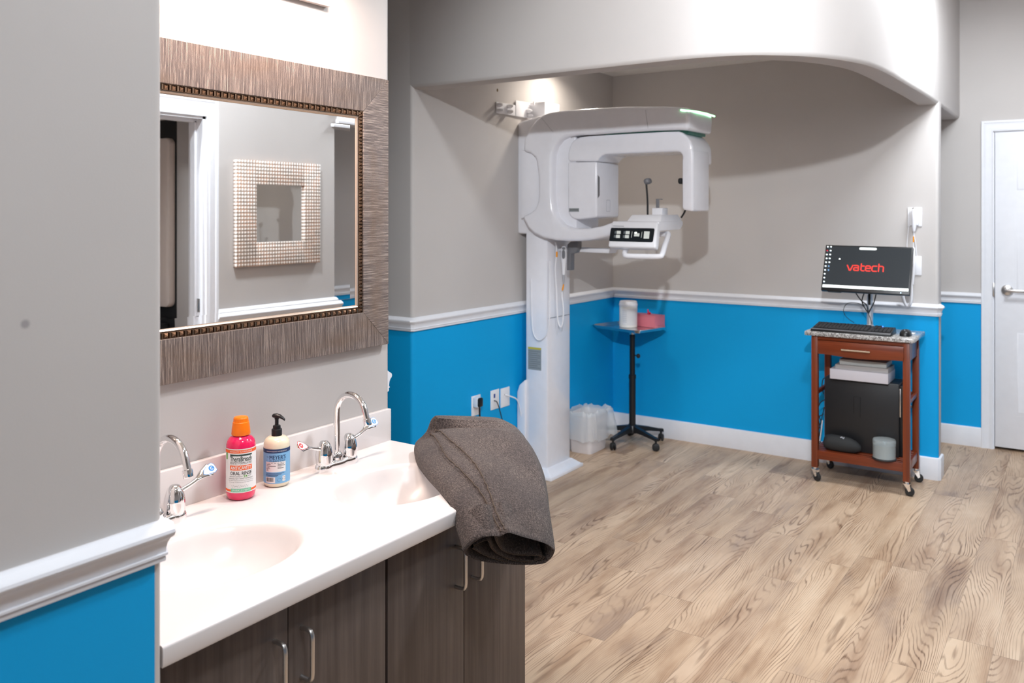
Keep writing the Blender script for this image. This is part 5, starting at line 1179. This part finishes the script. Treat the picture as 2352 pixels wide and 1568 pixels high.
# disc spindle
ps = at(2031, 1050, 'z', zsh); ps.y = min(ps.y + .045, 5.315); ps.x = at(2031, 1050, 'y', ps.y).x
t = thing('disc_spindle', 'clear round disc spindle case on the cart shelf', 'disc case', (ps.x, ps.y, zsh))
m_ = MB(); m_.lathe([(0, 0), (.064, 0), (.066, .004), (.064, .008), (.061, .010)], (ps.x, ps.y, zsh), 40); m_.build('spindle_base', M_BLACKM, t)
m_ = MB(); m_.lathe([(.0, .0095), (.059, .0095), (.059, .082), (.008, .083), (.008, .1), (0, .101)], (ps.x, ps.y, zsh), 40); m_.build('discs', mat('silver_discs', srgb(138, 152, 156), .35, .3), t)
m_ = MB(); m_.lathe([(.0625, .010), (.0625, .085), (.063, .087), (.063, .108), (.060, .113), (.0, .114)], (ps.x, ps.y, zsh), 40); m_.build('clear_cover', mat('clear_plastic', srgb(222, 230, 230), .12, alpha=.30), t)
# cables behind the tower
m_ = MB()
for k, (x_, pts) in enumerate([(0, [(1897, 866), (1890, 872), (1888, 890), (1892, 905)]), (1, [(1897, 916), (1884, 925), (1878, 945), (1888, 975), (1882, 1000)]), (2, [(1892, 950), (1880, 960), (1884, 985), (1880, 1010), (1888, 1030)]), (3, [(1893, 935), (1884, 975), (1878, 995), (1886, 1020)])]):
    m_.tube(catmull([at(px, py, 'y', 5.50) for px, py in pts], 5), .003, 6)
tag(m_.build('cable_bundle', M_BLACKM), 'tangle of black cables beside the computer tower', 'cables')
m_ = MB(); m_.tube(catmull([at(px, py, 'y', 5.49) for px, py in [(1889, 965), (1886, 990), (1883, 1012)]], 4), .0035, 6); tag(m_.build('white_plug_lead', M_WHITEM), 'short white lead left of the computer tower', 'cable')
m_ = MB(); m_.tube(catmull([at(px, py, 'y', 5.60) for px, py in [(2085, 925), (2100, 940), (2107, 944)]], 4), .004, 6); tag(m_.build('white_cord_end', M_WHITEM), 'white cord end between the right cart legs', 'cable')

# keyboard
kx0, kx1 = at(1864, 757, 'y', 5.30).x, at(2048, 770, 'y', 5.30).x
t = thing('keyboard', 'black full-size keyboard on the granite cart top', 'keyboard', ((kx0 + kx1) / 2, 5.37, ZG))
m_ = MB(); Mk = Matrix.Translation((kx0, 5.275, ZG + .001))
KW = kx1 - kx0; m_.add(*bev([(0, 0, 0), (KW, 0, 0), (KW, .165, 0), (0, .165, 0), (0.002, .002, .014), (KW - .002, .002, .014), (KW - .002, .165, .034), (.002, .165, .034)], [(0, 1, 2, 3), (4, 5, 6, 7), (0, 1, 5, 4), (1, 2, 6, 5), (2, 3, 7, 6), (3, 0, 4, 7)], .002), M=Mk); ko = m_.build('keyboard_case', M_BLACK, t)
m_ = MB(); sl = .020 / .163
for r_ in range(6):
    for c_ in range(21):
        if c_ in (15,) or (r_ == 0 and c_ > 17): continue
        if c_ in (16, 17) and r_ in (3,): continue
        u0_ = .010 + c_ * (KW - .02) / 21; v0_ = .028 + (5 - r_) * .0215 + (.004 if r_ == 0 else 0); z0_ = .014 + sl * v0_; w_ = (KW - .02) / 21 - .003
        if r_ == 5 and 4 <= c_ <= 9:
            if c_ > 4: continue
            w_ = (KW - .02) / 21 * 6 - .003
        m_.box(u0_, u0_ + w_, v0_, v0_ + .018, z0_ - .001, z0_ + .009, .0015, M=Mk, seg=1)
kk = m_.build('keys', mat('key_black', (.03, .03, .032), .45), ko); kk['kind'] = 'stuff'
m_ = MB(); m_.box(.0, KW, .0, .014, .012, .0165, .002, M=Mk); m_.build('front_strip', M_GREYP, ko)
m_ = MB(); m_.ball(Mk @ V(KW * .84, .155, .036), .003); m_.build('status_led', mat('blue_led', (0, .1, 1), .4, emis=(.05, .15, 1), es=6), ko)
pm = at(2077, 772, 'z', ZG + .002); t = thing('mouse', 'black computer mouse on the cart top, right of the keyboard', 'mouse', (pm.x, pm.y + .04, ZG))
m_ = MB(); m_.ball((pm.x, pm.y + .045, ZG + .001), .031, .052, .036, e=.75, n=24); 
m_.v = [V(p.x, p.y, max(p.z, ZG + .0008)) for p in m_.v]; mo = m_.build('mouse_body', M_BLACK, t, sharp=60)
m_ = MB(); m_.lathe([(0, -.003), (.007, -.003), (.007, .003), (0, .003)], n=12, M=Matrix.Translation((pm.x, pm.y + .018, ZG + .031)) @ Matrix.Rotation(math.pi / 2, 4, 'Y')); m_.build('scroll_wheel', M_GREYP, mo)
m_ = MB(); m_.box(-.918, -.868, 5.47, 5.52, ZG + .0005, ZG + .003, .0005); tag(m_.build('paper_slip', M_PAPER), 'small white paper slip on the granite behind the mouse', 'paper')

# monitor with pole arm
t = thing('monitor', 'black-framed computer monitor on a metal pole above the cart, screen lit', 'monitor', (-1.124, 5.52, ZG))
TL, TR, BR, BL = at(1897, 562, 'y', 5.462), at(2098, 567.4, 'y', 5.462), at(2088.7, 677, 'y', 5.352), at(1885, 666, 'y', 5.352)
oM = (TL + TR + BR + BL) / 4; Ux = ((TR + BR) - (TL + BL)).normalized(); Wz = ((TL + TR) - (BL + BR)); Wz = (Wz - Ux * Wz.dot(Ux)).normalized(); mw = ((TR - TL).length + (BR - BL).length) / 2; mh = ((TL - BL).length + (TR - BR).length) / 2
Nm = Ux.cross(Wz); Nm = Nm if Nm.y < 0 else -Nm
fnm = lambda u, v, k=0.0: oM + Ux * u + Wz * v + Nm * k
m_ = MB(); m_.prism([fnm(-mw / 2, -mh / 2), fnm(mw / 2, -mh / 2), fnm(mw / 2, mh / 2), fnm(-mw / 2, mh / 2)], -Nm * .028, .003); m_.prism([fnm(-mw * .3, -mh * .36, -.026), fnm(mw * .3, -mh * .36, -.026), fnm(mw * .3, mh * .3, -.026), fnm(-mw * .3, mh * .3, -.026)], -Nm * .022, .008)
m_.prism([fnm(-mw * .43, -mh / 2, -.004), fnm(-mw * .26, -mh / 2, -.004), fnm(-mw * .27, -mh / 2 - .005, -.004), fnm(-mw * .42, -mh / 2 - .005, -.004)], -Nm * .015); mo = m_.build('monitor_case', M_BLACK, t)
M_SCR = mat('screen_dark', (.012, .014, .016), .25, emis=srgb(46, 50, 54), es=1.0)
S = [M_SCR, mat('screen_red', (.1, .01, .01), .3, emis=srgb(255, 66, 56), es=1.35), mat('screen_white', (.2, .2, .2), .3, emis=(.92, 1, .97), es=2.2), mat('screen_icon_blue', (.1, .1, .1), .3, emis=srgb(120, 170, 220), es=1.2), mat('screen_icon_red', (.1, .0, .0), .3, emis=srgb(225, 20, 40), es=1.2)]
m_ = MB(); bz = .008; put_rect(m_, -mw / 2 + bz, mw / 2 - bz, -mh / 2 + .018, mh / 2 - bz, lambda u, v: fnm(u, v, .0008), 0)
def sc(x, y):  # crop8 coordinates -> screen u,v
    q = at(1780 + x * .22954, 440 + y * .22959, 'y', 5.4); r_ = q - camp; k = (oM - camp).dot(Nm) / r_.dot(Nm); p = camp + r_ * k - oM; return p.dot(Ux), p.dot(Wz)
u_, v_ = sc(912, 768); ua, va = sc(722, 768); ub, vb = sc(1103, 768); _, vt = sc(912, 718); _, vbm = sc(912, 812)
# rounded strokes for the word on the screen
def stroke(pts, wd, mi):
    for (x1, y1), (x2, y2) in zip(pts[:-1], pts[1:]):
        d = Vector((x2 - x1, y2 - y1)); L = d.length
        if L < 1e-6: continue
        d /= L; n_ = Vector((-d.y, d.x)) * wd / 2
        m_.add([fnm(x1 + n_.x, y1 + n_.y, .0016), fnm(x1 - n_.x, y1 - n_.y, .0016), fnm(x2 - n_.x, y2 - n_.y, .0016), fnm(x2 + n_.x, y2 + n_.y, .0016)], [(0, 1, 2, 3)], mi)
    for x1, y1 in pts: m_.add([fnm(x1 + wd / 2 * math.cos(a * .785), y1 + wd / 2 * math.sin(a * .785), .0016) for a in range(8)], [list(range(8))], mi)
def word():
    W = ub - ua; s_ = W / 5.55; x0 = ua; yb = v_ - .5 * s_ * .82
    h_ = .84 * s_
    G = {'v': [[(0, .98), (.36, 0), (.5, 0), (.82, .98)]],
         'a': [[(.06, .98), (.55, .98), (.72, .85), (.72, 0), (.2, 0), (.04, .12), (.04, .42), (.2, .55), (.72, .55)]],
         't': [[(.16, 1.35), (.16, .15), (.3, 0), (.62, 0)], [(.16, .92), (.6, .92)]],
         'e': [[(.06, .5), (.74, .5), (.74, .82), (.58, .98), (.2, .98), (.04, .82), (.04, .15), (.2, 0), (.72, 0)]],
         'c': [[(.7, .98), (.2, .98), (.04, .82), (.04, .15), (.2, 0), (.7, 0)]],
         'h': [[(.04, 1.4), (.04, 0)], [(.04, .98), (.56, .98), (.72, .82), (.72, 0)]]}
    x = x0
    for ch in 'vatech':
        for st in G[ch]: stroke([(x + a * s_, yb + b * h_) for a, b in st], .17 * s_, 1)
        x += (.95 if ch != 't' else .78) * s_
word()
def rs(x0, y0, x1, y1, mi, k=.0016):
    a_ = sc(x0, y1); b_ = sc(x1, y0); put_rect(m_, a_[0], b_[0], a_[1], b_[1], lambda u, v: fnm(u, v, k), mi)
a_ = sc(905, 957); put_rect(m_, -mw / 2 + bz, mw / 2 - bz, -mh / 2 + .020, -mh / 2 + .036, lambda u, v: fnm(u, v, .0014), 2)
a_ = sc(932, 568); stroke([(a_[0] - .042, mh / 2 - .019), (a_[0] + .042, mh / 2 - .019)], .014, 2)
for i, (xa, xb) in enumerate([(530, 562), (524, 558), (520, 553), (517, 548), (512, 545), (507, 539), (503, 536), (498, 0), (494, 0), (491, 0)]):
    y = 552 + i * 38.6
    for j, x in enumerate((xa, xb)):
        if x: u0_, v0_ = sc(x, y); mi = 4 if (i == 1 and j == 0) else (3 if (j == 1 and i in (5, 6)) else 2); stroke([(u0_ - .0015, v0_ + .001), (u0_ + .0015, v0_)], .0068, mi); stroke([(u0_ - .003, v0_ - .0048), (u0_ + .003, v0_ - .0048)], .0016, 3)
u0_, v0_ = sc(648, 674); stroke([(u0_ - .0015, v0_), (u0_ + .0015, v0_)], .0075, 2)
m_.build('screen', S, mo, recalc=False)['label'] = 'dark lit screen with a red word in the middle'
m_ = MB(); u0_, v0_ = sc(1258, 1024); m_.ball(fnm(u0_, -mh / 2 + .009, .0005), .002); m_.build('power_led', mat('led_blue', (.2, .4, 1), .3, emis=(.5, .8, 1), es=8), mo)
px_ = -1.124; py_ = 5.535
m_ = MB(); m_.tube([(px_, py_, ZG + .001), (px_, py_, 1.30)], .0175, 20); m_.lathe([(.05, .0), (.05, .006), (.03, .012), (.02, .03)], (px_, py_, ZG + .0005), 24); m_.build('pole', mat('satin_aluminium', (.86, .86, .88), .42, .75), t)
m_ = MB(); m_.box(px_ - .02, px_ + .02, 5.45, 5.53, 1.25, 1.29, .004); m_.build('arm_bracket', M_BLACKM, t); m_ = MB(); m_.box(px_ - .007, px_ + .007, py_ - .020, py_ - .0165, 1.05, 1.13, .001); m_.build('cable_clip', M_BLACKM, t)
m_ = MB()
for pts in ([(1965, 672), (1978, 690), (1990, 700), (1994, 715)], [(1985, 672), (1980, 690), (1985, 705), (1994, 718)], [(2013, 672), (2007, 695), (1998, 712), (1994, 719)], [(1994, 718), (1985, 705), (1970, 696), (1948, 696), (1938, 708), (1940, 722), (1950, 733), (1962, 741)], [(1994, 719), (1999, 730), (2002, 744)]):
    m_.tube(catmull([at(px, py, 'y', 5.495) for px, py in pts], 6), .0035 if pts[0][0] != 1994 else .0018, 6)
m_.build('cables', M_BLACKM, t)

# ------------------------------------------------------------------ exposure switch on the wall
t, a_, b_ = plate(2085, 2118, 471, 520, 'y', YB, 'white wall plate with a hanging white handset, above the monitor', cat='wall switch', nm='exposure_switch', grp='white fittings on the back wall')
xc_ = at(2101, 500, 'y', YB).x; zt_ = at(2101, 478, 'y', YB).z
m_ = MB(); m_.box(xc_ - .024, xc_ + .026, YB - .024, YB - .005, zt_ - .105, zt_ - .008, .006); m_.build('cradle', M_WHITEM, t)
m_ = MB(); hp = [(xc_ + .002, YB - .040, zt_ - .006), (xc_ + .002, YB - .042, zt_ - .02), (xc_ + .002, YB - .040, zt_ - .07), (xc_ + .002, YB - .038, zt_ - .115), (xc_ + .001, YB - .037, zt_ - .140)]; m_.tube(hp, [.010, .0145, .0135, .0125, .008], 14); hs = m_.build('handset', M_WHITEP, t)
m_ = MB(); m_.ball((xc_ + .002, YB - .040, zt_ - .004), .011, .011, .009); m_.build('push_button', M_CHROME, hs)
m_ = MB(); m_.tube([(xc_ + .001, YB - .036, zt_ - .138), (xc_ - .001, YB - .032, zt_ - .19), (xc_ - .002, YB - .030, zt_ - .24)], .003, 8); m_.tube(catmull([(xc_ - .002, YB - .030, zt_ - .24), (xc_ + .004, YB - .05, zt_ - .34), (xc_ - .006, YB - .05, zt_ - .46), (xc_ - .01, YB - .05, 1.20), at(2093, 690, 'y', YB - .05), at(2085, 703, 'y', YB - .05), at(2078, 695, 'y', YB - .05), at(2072, 672, 'y', YB - .05)], 6), .0088, 10); m_.build('coiled_cord', M_WHITEM, t)
m_ = MB(); m_.tube([(xc_ - .001, YB - .0325, zt_ - .17), (xc_ - .002, YB - .0315, zt_ - .205)], .0042, 8); m_.build('orange_tag', M_YTAG, t)
m_ = MB(); m_.tube([at(2087, 520, 'y', YB - .004), at(2083, 560, 'y', YB - .004), at(2083, 620, 'y', YB - .004)], .003, 6); m_.tube([at(2098, 530, 'y', YB - .004), at(2103, 560, 'y', YB - .004), at(2106, 592, 'y', YB - .004)], .0025, 6); m_.build('thin_wire', M_WHITEM, t)
m_ = MB(); put_text(m_, 'X-RAY', .006, .026, xc_, zt_ + .0, lambda u, v: V(u, YB - .0066, v), 0, bold=.02); m_.build('switch_lettering', mat('red_print', srgb(205, 80, 90), .5), t, recalc=False)
plate(2096, 2117, 591, 632, 'y', YB, 'plain white blank wall plate right of the monitor', cat='wall plate', nm='blank_plate', grp='white fittings on the back wall')
